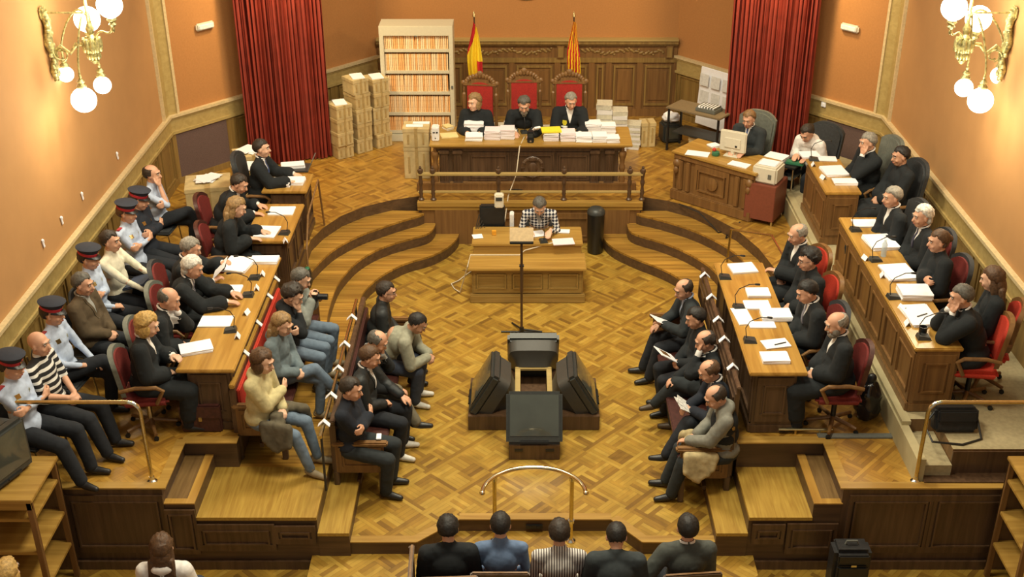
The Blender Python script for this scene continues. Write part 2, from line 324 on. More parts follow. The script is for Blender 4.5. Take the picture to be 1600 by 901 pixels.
# raised carpeted platform on the right, with the cream painted edge
m=MB(); m.prism([(4.22,9.62),(XR,9.62),(XR,17.0),(4.9,17.7),(3.9,16.35),(3.9,10.15),(4.22,10.15)],ZD-.01,.97,mt=0,ms=1); struct(m.build('floor',[M_CARPET,M_WAL]))
m=MB(); m.b2(3.84,3.93,9.5,16.3,ZD,.93); m.b2(3.86,3.95,10.1,16.2,.93,.975); struct(m.build('trim_3',M_CREAM))
m=MB(); m.b2(3.93,4.215,9.56,10.2,ZD,.82); struct(m.build('stairs_right',M_CARPET))
m=MB(); m.b2(3.93,XR,Y0+.05,9.62,ZD,.70); m.b2(4.22,XR,9.60,9.622,.70,.95); struct(m.build('trim_4',M_WAL2))
# ------- walls
def wall(name,a,b,z0,z1,mt,t=.12):
    a,b=V((*a,0)),V((*b,0)); d=b-a; L=d.length; n=V((-d.y,d.x,0)).normalized()   # n points to the left of a->b = outside
    m=MB(); c=(a+b)/2+n*t/2; m.box((c.x,c.y,(z0+z1)/2),(L,t,z1-z0),rz=math.atan2(d.y,d.x)); return struct(m.build(name,mt))
HT=8.6
wall('wall_left',(XL,2),CL,-.3,HT,M_WALLS); wall('wall_back_left',CL,BL,-.3,HT,M_WALLO); wall('wall_back',BL,BR,-.3,HT,M_WALLO)
wall('wall_back_right',BR,CR,-.3,HT,M_WALLO); wall('wall_right',CR,(XR,2),-.3,HT,M_WALLS)
def along(a,b,off,s0,s1,z0,z1,m,mi=0,th=.03):
    """box on a wall line a->b; off = distance in front of the wall (inside)"""
    a,b=V((*a,0)),V((*b,0)); d=(b-a); L=d.length; d/=L; n=V((d.y,-d.x,0))
    c=a+d*(s0+s1)/2+n*(off+th/2); m.box((c.x,c.y,(z0+z1)/2),(s1-s0,th,z1-z0),rz=math.atan2(d.y,d.x),mi=mi)
def LEN(a,b): return (V(b)-V(a)).length
def dado(name,a,b,top,zf,s0=0,n=6,cloth=None):
    L=LEN(a,b); m=MB()
    along(a,b,0,s0,L,zf,top-.26,m,0,.02)
    w=(L-s0)/n
    for i in range(n+1):
        c=s0+w*i; along(a,b,.02,max(s0,c-.07),min(L,c+.07),zf,top-.26,m,0,.02)
    for i in range(n):
        p,q=s0+w*i+.12,s0+w*(i+1)-.12
        if cloth and i in cloth: along(a,b,.02,p-.05,q+.05,zf+.1,top-.3,m,3,.015); continue
        for zz in ((zf+.12,zf+.15),(top-.36,top-.33)): along(a,b,.02,p,q,zz[0],zz[1],m,0,.02)
        for pp in ((p,p+.03),(q-.03,q)): along(a,b,.02,pp[0],pp[1],zf+.12,top-.33,m,0,.02)
    along(a,b,.02,s0,L,zf,zf+.1,m,0,.025)
    along(a,b,0,s0,L,top-.26,top-.04,m,1,.035); along(a,b,0,s0,L,top-.30,top-.26,m,1,.06)
    along(a,b,0,s0,L,top-.04,top,m,2,.07); along(a,b,0,s0,L,top-.075,top-.04,m,1,.05)
    return struct(m.build(name,[M_DADO,M_TRIM,M_TRIML,M_PURP]))
dado('wainscot_left',(XL,2),CL,1.78,ZD,s0=6.5,n=11)
dado('wainscot_back_left',CL,BL,1.78,ZD,n=4,cloth=(0,))
dado('wainscot_back_right',BR,CR,1.78,ZD,n=4,cloth=(3,))
dado('wainscot_right',CR,(XR,2),1.78,ZD,n=14)
# corner pilasters and the vertical mouldings round the orange fields
m=MB()
for (a,b,s0,s1) in (((XL,2),CL,15.17-.24,15.17),(CL,BL,0,.15),(CR,(XR,2),0,.24),(BR,CR,LEN(BR,CR)-.15,LEN(BR,CR))):
    along(a,b,0,s0,s1,1.78,HT,m,0,.025)
along((XL,2),CL,0,15.17-.28,15.17-.24,1.78,HT,m,1,.045); along(CR,(XR,2),0,.24,.28,1.78,HT,m,1,.045); along(CL,BL,0,.15,.19,1.78,HT,m,1,.045); along(BR,CR,0,LEN(BR,CR)-.19,LEN(BR,CR)-.15,1.78,HT,m,1,.045)
struct(m.build('trim_5',[M_TRIM,M_TRIML]))
# back wall carved panelling
m=MB(); L=BR[0]-BL[0]
for z0,z1,t,mi in ((ZD,ZD+.14,.06,0),(ZD+.14,1.70,.03,0),(1.66,1.74,.07,1),(1.74,1.96,.045,0),(1.96,2.0,.09,1),(2.0,2.06,.13,1),(2.06,2.085,.15,2)):
    along(BL,BR,0,0,L,z0,z1,m,mi,t)
xs=[0,.35,1.15,1.55,2.35,3.15,3.35,3.75,4.05,4.6,5.24]
for i,x in enumerate(xs): along(BL,BR,.03,max(0,x-.05),min(L,x+.05),ZD+.14,1.66,m,0,.03); 
for a,b in zip(xs[:-1],xs[1:]):
    for z0,z1 in ((ZD+.2,ZD+.24),(1.56,1.6)): along(BL,BR,.03,a+.09,b-.09,z0,z1,m,1,.025)
    for q in (a+.09,b-.12): along(BL,BR,.03,q,q+.03,ZD+.2,1.6,m,1,.025)
    along(BL,BR,.03,a+.16,b-.16,ZD+.3,1.5,m,0,.018)
for x in (.2,3.2,3.45,5.1):
    along(BL,BR,.045,x-.06,x+.06,1.74,1.96,m,0,.05); along(BL,BR,.06,x-.045,x+.045,1.76,1.94,m,1,.05)
k=0
x=.36
while x<5.0:                                            # running leaf carving in the frieze
    if abs(x-3.3)>.26:
        c=V((BL[0]+x,20.4-.055,1.85+.03*math.sin(x*9))); m.ell(c,(.05,.014,.022),Matrix.Rotation(.7*math.sin(x*9),3,'Y'),8,5,mi=1)
        m.ell(c+V((.04,0,.03 if k%2 else -.03)),(.022,.012,.02),None,8,5,mi=1)
    k+=1; x+=.085
struct(m.build('wainscot_back',[M_WAL,M_DADO,M_TRIM]))
# round gilt medallion high on the back wall
m=MB(); Rx=Matrix.Rotation(PI/2,4,'X'); m.lathe([(.0,.0),(.40,.0),(.42,.03),(.36,.05),(.34,.03),(.0,.03)],(.08,20.4,3.16),40,Rx,cap=False)
o=m.build('wall_medallion',M_BRASSD,smooth=True); tag(o,'round gilt medallion at the top of the rear wall above the flags','medallion')
# ------- curtains
def curtain(a,b,name,label,z0=.69,z1=6.0,folds=21,seed=1):
    a,b=V((*a,0)),V((*b,0)); d=b-a; L=d.length; d/=L; n=V((d.y,-d.x,0)); r=random.Random(seed)
    N=folds*14; H=34; ph=[r.uniform(-.5,.5) for _ in range(folds+2)]; am=[r.uniform(.6,1.25) for _ in range(folds+2)]
    vs=[];fs=[]
    for side in (0,1):
        for j in range(H+1):
            zz=z1+(z0-z1)*j/H; fl=j/H
            for i in range(N+1):
                s=i/N; k=s*folds; kk=int(k); w=math.sin(2*PI*(k+.18*math.sin(fl*2.2+kk)+ph[kk]*.15*fl))
                amp=.062*am[kk]*(1-.2*fl)+.012*math.sin(fl*5+kk*1.7)
                off=.10+w*amp+.02*noise.noise(V((s*9,fl*3,seed)))-(.012 if side else 0)
                x=s*L+.015*math.sin(2*PI*k*2); hem=.012*math.sin(k*2.3) if j==H else 0
                vs.append(a+d*x+n*off+V((0,0,zz+hem)))
    st=(H+1)*(N+1)
    for side in (0,1):
        for j in range(H):
            for i in range(N):
                q=side*st+j*(N+1)+i; f=(q,q+1,q+N+2,q+N+1); fs.append(f if side else f[::-1])
    for i in range(N): q=H*(N+1)+i; fs.append((q,q+1,st+q+1,st+q))
    m=MB(); m.add(vs,fs); root=thing(name,label,'curtain',tuple(a+V((0,0,z0))))
    o=m.build('cloth',M_CURT,root,smooth=80); o.location=-root.location
    m=MB(); m.cyl(a+n*.1+V((0,0,z1+.03))-d*.1,b+n*.1+V((0,0,z1+.03))+d*.1,.03,mi=0); o=m.build('rail',M_BRASS,root,True); o.location=-root.location
    return root
curtain((-4.38,17.92),(-3.12,18.42),'curtain','long red pleated curtain left of the white cabinet and the stacked boxes',seed=3)
curtain((3.33,18.42),(4.52,17.86),'curtain','long red pleated curtain on the right, behind the man at the computer',seed=8)
def onwall(a,b,u,v,z=None):
    du=(u-CX)/F; d=(CY-v)/F; k=du/(cp+d*sp); a,b=V(a),V(b); e=b-a; s=(k*a.y-a.x)/(e.x-k*e.y); p=a+e*s; return p,Z(v,p.y),e.normalized()
for (a,b,u,v,lb) in ((CL,BL,318,40,'small white emergency light on the wall left of the left curtain'),(BR,CR,1330,43,'small white emergency light on the wall right of the right curtain')):
    p,z,e=onwall(a,b,u,v); n=V((e.y,-e.x)); rz=math.atan2(e.y,e.x); t=thing('emergency_light',lb,'emergency light',(p.x+n.x*.0,p.y+n.y*.0,z),rz)
    m=MB(); m.box((0,-.03,0),(.32,.06,.11),bev=.02); m.build('housing',M_BEIGEP,t,30); m=MB(); m.box((0,-.065,0),(.27,.03,.075),bev=.012); m.build('diffuser',mat('milky_diffuser',(.8,.8,.76),.3),t,30)
p,z,e=onwall(BR,CR,1290,162); n=V((e.y,-e.x)); m=MB(); m.box((0,-.05,0),(.085,.03,.085),bev=.008); m.box((0,-.068,0),(.04,.012,.05),bev=.004)
o=m.build('wall_switch',M_WHITE,None,30,(p.x,p.y,z),math.atan2(e.y,e.x)); tag(o,'small white square switch on the wainscot band beside the right curtain','switch')
for i,(u,v,lb) in enumerate(((182,243,'white card clip on the left wall, the farthest of the row'),(127,306,'white card clip on the left wall, second from the far end'),(95,344,'white card clip on the left wall, third from the far end'),(66,380,'white card clip on the left wall, the nearest of the row'))):
    du=(u-CX)/F; d=(CY-v)/F; t_=XL/du; y=t_*(cp+d*sp); m=MB(); m.box((.012,0,0),(.012,.035,.11),rx=.25,bev=.004); m.box((.02,0,.03),(.012,.02,.03),bev=.003)
    o=m.build('wall_clip',M_WHITE,None,30,(XL,y,Z(v,y))); tag(o,lb,'wall clip','row of white clips on the left wall')
# ------- balustrade along the front of the judges' dais
bal=thing('balustrade','low wooden balustrade with turned posts in front of the judges bench','balustrade',(.13,16.5,ZD))
def turned(m,x,y,z0,h,r=.035):
    pr=[(1.3,0),(1.3,.06),(.8,.09),(.7,.16),(1.05,.25),(.7,.34),(.6,.42),(.95,.5),(.95,.56),(.65,.62),(.8,.72),(1.1,.8),(1.25,.86),(1.1,.9),(.5,.92),(.6,.95),(.35,.99),(.05,1.)]
    m.lathe([(a*r,z0+b*h) for a,b in pr],(x,y,0),12)
for u in (658,677,779,881,983,1003):
    px=P(u,316,ZD)[0]; m=MB(); turned(m,0,0,0,.56); m.build('baluster',M_WAL2,bal,30,(px-.13,0,0))
m=MB(); m.b2(-1.68,1.68,-.035,.035,.41,.45,bev=.008); m.build('top_rail',M_TRIM,bal); m=MB(); m.b2(-1.68,1.68,-.02,.02,.13,.16,bev=.006); m.build('lower_rail',M_TRIM,bal)
m=MB(); m.b2(-1.56,1.81,16.38,16.5,ZD-.05,ZD+.012); m.b2(-1.56,1.81,16.40,16.46,ZD-.11,ZD-.05); struct(m.build('trim_6',M_OAK))
m=MB(); m.b2(-1.5,1.78,16.425,16.44,0,.56); 
for a,b in ((-1.0,-.62),(1.0,1.3)): pass
panels(m,-.62,1.05,16.425,.05,.5,3); m.b2(-1.3,-.66,16.40,16.43,.0,.56); m.b2(1.08,1.62,16.40,16.43,.0,.56); struct(m.build('wall_dais_front',M_WAL))
# ================================================================= FURNITURE
def fr_panel(m,w,z0,z1,y,n,dep=.015,st=.06,mi=0,ny=-1):
    panels(m,-w/2,w/2,y,z0,z1,n,dep,st,ny,mi)
def rounded_poly(w,d,r,k=4):
    pts=[]
    for cx,cy,a0 in ((w/2-r,d/2-r,0),(-w/2+r,d/2-r,90),(-w/2+r,-d/2+r,180),(w/2-r,-d/2+r,270)):
        for i in range(k+1): a=R(a0+90*i/k); pts.append((cx+r*math.cos(a),cy+r*math.sin(a)))
    return pts
# ---- judges' bench
t=thing('judges_bench','long carved walnut bench of the three judges, heaped with files','bench',(.11,17.25,ZD))
m=MB(); m.box((.03,.02,.735),(3.06,.84,.035),bev=.01); m.box((0,0,.70),(2.9,.7,.04),bev=.01); m.build('top',M_OAK,t)
m=MB(); m.b2(-1.36,1.36,-.28,-.24,0,.69); m.b2(-1.35,-1.3,-.24,.3,0,.685); m.b2(1.3,1.35,-.24,.3,0,.685)
panels(m,-.92,-.3,-.28,.14,.6,1,.02,.05); panels(m,.42,.92,-.28,.14,.6,1,.02,.05); panels(m,-.25,.38,-.28,.14,.6,1,.02,.04)
m.b2(-1.4,1.4,-.33,-.24,0,.1,bev=.01); m.b2(-1.4,1.4,-.31,-.24,.62,.69,bev=.01); m.build('front_panel',M_WAL2,t)
for x in (-1.28,-1.08,1.0,1.22):
    m=MB(); m.box((x,-.31,.36),(.12,.07,.56),bev=.01); m.box((x,-.32,.62),(.15,.09,.06),bev=.01); m.box((x,-.32,.1),(.15,.09,.08),bev=.01)
    for q in (-.03,0,.03): m.cyl((x+q,-.345,.18),(x+q,-.345,.56),.011,seg=6)
    m.build('pilaster',M_WAL2,t)
m=MB(); Rx=Matrix.Rotation(PI/2,4,'X'); m.lathe([(0,0),(.17,0),(.18,.02),(.15,.045),(.12,.03),(0,.035)],(.06,-.29,.36),28,Rx,cap=False); m.ell((.06,-.33,.36),(.07,.02,.09)); m.box((.06,-.33,.5),(.13,.03,.05),bev=.01)
for k in range(12): a=k*PI/6; m.ell((.06+.15*math.cos(a),-.33,.36+.15*math.sin(a)),(.03,.012,.018),Matrix.Rotation(-a,3,'Y'),6,4)
m.build('carved_crest',M_WAL2,t,True)
m=MB(); turned(m,-1.42,-.3,.0,.68,.05); m.build('corner_column',M_WAL,t,True)
m=MB(); turned(m,1.42,-.3,.0,.68,.05); m.build('corner_column',M_WAL,t,True)
m=MB(); m.b2(-1.6,1.75,16.86,16.97,ZD,.80,bev=.01); o=m.build('footboard',M_WAL); tag(o,'long low wooden footboard in front of the judges bench','footboard')
# ---- thrones
def throne(x,y,label):
    t=thing('judge_chair',label,'chair',(x,y,ZD),PI,group='carved judges chairs')
    m=MB(); m.box((0,0,.44),(.56,.5,.1),bev=.03); m.build('seat',M_RED,t,30)
    m=MB(); m.prism([(-.23,-.9),(.23,-.9),(.23,-.12)]+[(.23-.46*k/10,-.12+.07*math.sin(PI*k/10)) for k in range(1,10)]+[(-.23,-.12)],-.03,.03); 
    for q in m.v: q.x,q.y,q.z=q.x,-.27+q.z-.0, 1.28+q.y*.82+.1
    m.m=[0]*len(m.m); m.build('back_cushion',M_RED,t)
    m=MB()
    for sx in(-1,1):
        turned(m,sx*.29,-.27,.0,1.28,.032); 
    m.box((0,-.28,.55),(.56,.05,.08),bev=.01); m.build('back_frame',M_WAL,t,30)
    m=MB()
    m.box((0,-.27,1.30),(.62,.07,.05),bev=.015)
    for k in range(13):
        a=PI*k/12; m.ell((-.24*math.cos(a),-.27,1.32+.11*math.sin(a)),(.045,.03,.035),Matrix.Rotation(a,3,'Y'),8,6)
    m.ell((0,-.27,1.46),(.06,.03,.05),None,10,6); m.ell((.3,-.27,1.32),(.045,.03,.04),None,8,6); m.ell((-.3,-.27,1.32),(.045,.03,.04),None,8,6)
    m.box((0,-.27,1.35),(.36,.04,.1),bev=.02); m.build('carved_crest',M_WAL,t,40)
    for sx in(-1,1):
        m=MB(); m.box((sx*.28,.02,.66),(.06,.5,.05),bev=.02); m.cyl((sx*.28,.22,.44),(sx*.28,.22,.66),.025); m.build('armrest',M_WAL,t,30)
        for yy in(-.2,.2): m=MB(); m.cyl((sx*.25,yy,.0),(sx*.25,yy,.4),.02,.032); m.build('leg',M_WAL,t,True)
    return t
# ---- generic writing desk: end panels, modesty panel
def box_panel(m,w,d,h,z=0,n=1,mi=0,st=.07,sides=True):
    """closed carcass with raised panels on the sides; w along x, d along y"""
    m.b2(-w/2,w/2,-d/2,d/2,z,z+h,mi=mi)
    panels(m,-w/2,w/2,-d/2,z+.1,z+h-.04,n,.015,st,-1,mi); panels(m,-w/2,w/2,d/2,z+.1,z+h-.04,n,.015,st,1,mi)
    m.b2(-w/2-.02,w/2+.02,-d/2-.02,d/2+.02,z,z+.1,mi=mi,bev=.008)
def side_panels(m,x,y0,y1,z0,z1,n,nrm=-1,t=.015,st=.07,mi=0):
    w=(y1-y0)/n; xx=lambda k:(x,x+nrm*t*k)
    def bb(ya,yb,za,zb,k): a,b=xx(k); m.b2(min(a,b),max(a,b),ya,yb,za,zb,mi=mi)
    bb(y0,y1,z1-st,z1,1); bb(y0,y1,z0,z0+st,1)
    for i in range(n+1): c=y0+w*i; bb(max(y0,c-st/2),min(y1,c+st/2),z0+st,z1-st,1)
    for i in range(n):
        a,b=y0+w*i+st*.8,y0+w*(i+1)-st*.8
        bb(a,b,z0+st,z0+st+.02,1.7); bb(a,b,z1-st-.02,z1-st,1.7); bb(a,a+.018,z0+st,z1-st,1.7); bb(b-.018,b,z0+st,z1-st,1.7)
def long_desk(name,label,x0,x1,y0,y1,zf,h,n,front=-1,mt=M_OAKY,mb=M_WAL,inset=.06,solid=True,legs=False):
    cx,cy=(x0+x1)/2,(y0+y1)/2; w,d=x1-x0,y1-y0
    t=thing(name,label,'desk',(cx,cy,zf))
    m=MB(); m.box((0,0,h-.02),(w,d,.04),bev=.01); m.build('top',mt,t)
    m=MB(); X=w/2-inset; Y=d/2-inset
    fx=X*front
    m.b2(min(fx,fx-front*.04),max(fx,fx-front*.04),-Y,Y,0,h-.04); side_panels(m,fx,-Y,Y,.12,h-.08,n,front)
    m.b2(min(fx+front*.03,fx-front*.04),max(fx+front*.03,fx-front*.04),-Y-.02,Y+.02,0,.1,bev=.008)
    m.build('front_panel',mb,t)
    for sy in(-1,1):
        m=MB(); e=X if solid else X*.9
        xa,xb=(-X,X) if solid else sorted((fx,fx-front*w*.72))
        m.b2(xa,xb,sy*Y-.02,sy*Y+.02,0,h-.04); panels(m,xa+.03,xb-.03,sy*Y+sy*.02,.14,h-.08,1,.012,.09,sy); m.b2(xa-.01,xb+.01,sy*Y-.03,sy*Y+.03,0,.1,bev=.008)
        m.build('end_panel',mb,t)
    return t
long_desk('lawyers_desk','long lawyers desk on the left with plain brown end panel, beside the blonde lawyer',-3.52,-2.92,10.36,13.02,ZD,.75,4,front=1,mb=M_WAL2,inset=.07,solid=False)
long_desk('lawyers_desk','small desk of the long-haired blonde lawyer, left side middle',-3.48,-2.9,13.45,14.64,ZD,.75,2,front=1,mb=M_WAL2,solid=False)
long_desk('lawyers_desk','far left desk in front of the man with lace cuffs',-3.56,-2.94,15.06,15.72,ZD,.75,1,front=1,mb=M_WAL2,solid=False)
long_desk('lawyers_desk','long table on the right behind the second bench, with glare on its far end',2.31,2.9,10.3,12.86,ZD,.75,4,front=-1,mb=M_WAL2,inset=.07,solid=False)
long_desk('panelled_desk','panelled desk at the far right below the right curtain',3.95,4.42,14.3,15.52,.97,.75,2,front=-1,mb=M_WAL,inset=.03)
long_desk('panelled_desk','long panelled desk with stacked files along the right wall',3.93,4.42,10.28,13.52,.97,.75,6,front=-1,mb=M_WAL,inset=.03)
# ---- corner desk of the man with computer
t=thing('court_clerk_desk','carved walnut desk with computer in front of the right curtain','desk',(3.0,16.42,ZD),R(-41))
m=MB(); m.box((0,0,.735),(1.45,.72,.035),bev=.01); m.build('top',M_OAK,t)
m=MB(); m.b2(-.66,.66,-.31,-.27,0,.72); panels(m,-.3,.28,-.31,.16,.64,1,.025,.08); m.b2(-.7,.7,-.37,-.27,0,.16,bev=.015); m.b2(-.68,.68,-.34,-.27,.64,.72,bev=.01)
m.lathe([(0,0),(.1,0),(.1,.02),(0,.03)],(0,-.33,.4),14,Rx,cap=False)
for x in(-.55,-.42,.42,.55): m.box((x,-.325,.4),(.07,.05,.46),bev=.01)
m.build('front_panel',M_WAL,t)
for s_ in(-1,1):
    m=MB(); m.b2(s_*.66-.03,s_*.66+.03,-.31,.31,0,.72); m.b2(s_*.66-.05,s_*.66+.05,-.33,.33,0,.14,bev=.01); m.build('end_panel',M_WAL,t)
    m=MB(); m.ell((s_*.62,-.34,.58),(.06,.05,.07),None,10,8); m.ell((s_*.62,-.36,.48),(.04,.035,.06),None,8,6); m.build('carved_bracket',M_WAL,t,True)
# ---- central clerk's desk with lower counter
t=thing('clerk_desk','two-tier golden oak desk of the clerk in the middle of the room','desk',(.07,15.0,0))
m=MB(); m.b2(-.79,.81,-.55,-.02,.50,.54,bev=.01); m.build('lower_counter',M_OAK,t)
m=MB(); m.b2(-.75,.77,-.46,-.42,.0,.50); panels(m,-.73,.75,-.46,.14,.49,3,.02,.06); m.b2(-.78,.80,-.52,-.42,0,.12,bev=.012); m.b2(-.75,-.71,-.46,.4,0,.5); m.b2(.73,.77,-.46,.4,0,.5); m.build('front_panel',wood('clerk_oak',(.27,.165,.042),(.37,.24,.07),0,5),t)
m=MB(); m.b2(-.74,.76,-.06,-.02,.54,.66); m.build('riser_panel',M_OAK,t)
m=MB(); m.b2(-.76,.78,-.08,.52,.655,.69,bev=.01); m.build('upper_top',M_OAK,t)
# ---- tambour cabinet
t=thing('filing_cabinet','tall cream metal cabinet with five shelves of pale orange files, by the rear wall','cabinet',(-1.72,19.28,ZD))
w,h,d=1.2,1.97,.45
m=MB(); m.b2(-w/2,-w/2+.07,-d/2,d/2,0,h,bev=.006); m.b2(w/2-.07,w/2,-d/2,d/2,0,h,bev=.006); m.b2(-w/2,w/2,-d/2,d/2,h-.16,h,bev=.006); m.b2(-w/2,w/2,d/2-.02,d/2,0,h); m.b2(-w/2,w/2,-d/2,d/2,0,.12,bev=.006); m.build('body',M_CAB,t)
shz=[.13,.45,.81,1.17,1.53]
for z in shz: m=MB(); m.b2(-w/2+.07,w/2-.07,-d/2+.03,d/2-.02,z,z+.05,bev=.004); m.build('shelf',M_CAB,t)
m=MB(); m.box((0,-d/2-.01,h-.16),(.05,.02,.015),bev=.004); m.build('latch',M_GREYM,t); m=MB(); m.box((w/2-.03,-d/2-.01,.95),(.03,.02,.05),bev=.004); m.build('lock',M_GREYM,t)
FOL=[mat('file_cover_orange',(.86,.46,.17),.8,var=.12,scale=18),mat('file_cover_peach',(.92,.60,.30),.8,var=.12,scale=18),mat('file_cover_pale',(.95,.70,.42),.8,var=.1,scale=18)]
proto={}
r=random.Random(4)
for si,z in enumerate(shz):
    x=-w/2+.075; k=0
    nm=('lowest','second lowest','middle','second highest','highest')[si]
    while x<w/2-.10:
        th=r.choice((.022,.026,.032)); hh=min(.27,(.30 if si<4 else .255)-r.uniform(.0,.03)); key=(th,r.randrange(3))
        if si==0: hh=.23
        if key not in proto:
            m=MB(); m.b2(-th/2,th/2,-.15,.15,0,1,bev=.003); proto[key]=m.mesh('case_file',FOL[key[1]])
        o=bpy.data.objects.new('case_file',proto[key]); COL.objects.link(o); o.location=(-1.72+x+th/2,19.28-.02,ZD+z+.052); o.scale=(1,1,hh); o.rotation_euler=(0,r.uniform(-.03,.03) if r.random()<.3 else 0,0)
        tag(o,'pale orange case file standing on the %s shelf of the cream cabinet'%nm,'file','case files on the %s cabinet shelf'%nm)
        x+=th+.006; k+=1
# ---- cardboard boxes
def cbox(m,w,d,h,tape=True):
    m.box((0,0,h/2),(w,d,h),mi=0,bev=.006); m.box((0,0,h-.03),(w+.012,d+.012,.06),mi=0,bev=.004)
    if tape:
        m.box((0,0,h/2+.002),(w*.12,d+.016,h+.006),mi=1); m.box((-w*.3,-d/2-.003,h*.45),(.03,.012,h*.5),mi=1); m.box((w*.28,-d/2-.003,h*.5),(.025,.012,h*.6),mi=1)
    return m
BW,BD,BH=.31,.34,.27
m=MB(); cbox(m,BW,BD,BH); bx0=m.mesh('archive_box',[M_BOX,M_TAPE]); m=MB(); cbox(m,BW,BD,BH*.9,True); 
for q in m.v: pass
bx1=m.mesh('archive_box',[mat('cardboard_pale',(.52,.39,.18),.85,var=.15,scale=7),M_TAPE])
cols=[((-2.98,18.42),5,'left',.0,.0),((-2.66,18.68),5,'middle',.02,.3),((-2.40,18.98),5,'right',0,0)]
# left column is lower; the tall ones carry the top box
pos_words={0:'lowest',1:'second',2:'third',3:'fourth',4:'fifth',5:'topmost'}
for (x,y),n,side,_,_ in (((-2.95,18.40),4,'left',0,0),((-2.68,18.66),5,'middle',0,0),((-2.40,18.90),5,'right',0,0)):
    z=ZD
    for k in range(n):
        hh={'left':.225,'middle':.25,'right':.235}[side]
        o=bpy.data.objects.new('archive_box',bx0 if (k+n)%2 else bx1); COL.objects.link(o); o.location=(x+r.uniform(-.015,.015),y+r.uniform(-.02,.02),z); o.scale=(.92,1,hh/(.27 if (k+n)%2 else .243)); o.rotation_euler=(0,0,R(38+r.uniform(-5,5)))
        z+=hh+.001
        tag(o,'taped cardboard archive box, %s from the floor in the %s stack by the left curtain'%(('first','second','third','fourth','fifth','sixth')[k],side),'box','archive boxes stacked by the left curtain')
    m=MB(); m.box((0,0,.012),(.2,.27,.02),bev=.002); o=m.build('paper_sheaf',M_WHITE,None,False,(x+.02,y-.02,z),R(20)); tag(o,'white papers on top of the %s stack of archive boxes'%side,'papers')
def box_at(name,label,x,y,z,w,d,h,rz=0.,cat='box',mt=None):
    m=MB(); cbox(m,w,d,h); o=m.build(name,mt or [M_BOX,M_TAPE],None,False,(x,y,z),rz); return tag(o,label,cat)
box_at('cardboard_box','tall cardboard box standing left of the judges bench, lower of two',-1.63,17.55,ZD,.40,.34,.52)
box_at('cardboard_box','cardboard box stacked on another left of the judges bench',-1.63,17.55,ZD+.523,.40,.36,.30)
def boxpx(lb,u,v,z,w,d,h,rz=0.): x,y=P(u,v,z); return box_at('cardboard_box',lb,x,y,z,w,d,h,rz)
box_at('cardboard_box','large cardboard box at the left, behind the man leaning on his hand',-4.5,15.85,ZD,.62,.55,.58,R(12))
box_at('cardboard_box','cardboard box with papers on it behind the far left lawyer',-4.02,16.3,ZD,.42,.42,.62,R(20))
box_at('cardboard_box','cardboard box left of the left curtain with white sheet on top',-4.1,16.95,ZD,.48,.42,.62,R(25))
for (x,y,z,lb) in ((-4.55,15.9,ZD+.585,'loose white and printed papers on the large box behind the leaning man'),(-4.02,16.3,ZD+.625,'white sheet on the cardboard box behind the far left lawyer'),(-4.1,16.95,ZD+.625,'white sheet on the box next to the left curtain')):
    m=MB(); rr=random.Random(int(x*100))
    for k in range(5): m.box((rr.uniform(-.08,.08),rr.uniform(-.05,.05),.006+k*.007),(.21,.29,.006),rz=rr.uniform(-.8,.8))
    o=m.build('papers',M_WHITE,None,False,(x,y,z)); tag(o,lb,'papers')
box_at('cardboard_box','open cardboard box right of the judges bench',2.1,18.9,ZD,.24,.24,.42,.1)
box_at('cardboard_box','small cardboard box under the side table by the right curtain',2.95,18.5,ZD,.3,.3,.30,R(-35))
# ---- flags
def flag(x,y,ztop,label,mats,fn,seed,w=.30):
    t=thing('flag',label,'flag',(x,y,ZD)); H=ztop-ZD
    m=MB(); m.cyl((0,0,0),(0,0,H),.014); m.build('pole',M_WAL2,t,True); m=MB(); m.lathe([(.0,0),(.03,.02),(.02,.06),(0,.12)],(0,0,H-.01),10); m.build('finial',M_BRASS,t,True)
    m=MB(); m.lathe([(.16,0),(.15,.03),(.03,.05),(.02,.1)],(0,0,0),18); m.build('base',M_BRASS,t,True)
    N=28;J=44; vs=[];fs=[];mi=[]
    for j in range(J+1):
        tz=j/J; wd=(.05+.20*min(1,tz*2.4))*(w/.3)
        for i in range(N+1):
            s=i/N; ang=s*2*PI*2.2; xx=-wd*.45+s*wd*1.0+.0; yy=-.03+.05*math.sin(ang+tz)*(.3+tz)+.02*math.sin(tz*9)
            vs.append((xx+.012*math.sin(tz*8+seed),yy-.02,H-.06-tz*1.28-.10*s*(1 if seed==1 else .2)))
    for j in range(J):
        for i in range(N): q=j*(N+1)+i; fs.append((q,q+1,q+N+2,q+N+1)); mi.append(fn(i/N,j/J))
    n0=len(vs); vs2=[(a,b+.006,c) for a,b,c in vs]
    m=MB(); m.v=[V(q) for q in vs+vs2]; m.f=fs+[tuple(n0+k for k in f[::-1]) for f in fs]; m.m=mi+mi
    m.build('cloth',mats,t,60)
MR=mat('flag_red',(.50,.012,.02),.75,var=.1); MY=mat('flag_yellow',(.85,.60,.02),.75,var=.05)
flag(-.78,19.4,2.70,'red and yellow flag with broad bands, left of the two behind the judges',[MR,MY],lambda s,t:(0 if ((s<.55-t*1.3) or (s>.62 and t>.45)) else 1),1,.30)
flag(.86,19.4,2.70,'yellow flag with narrow red stripes, right of the two behind the judges',[MR,MY],lambda s,t:0 if int((s*9+t*3))%2 else 1,2,.26)
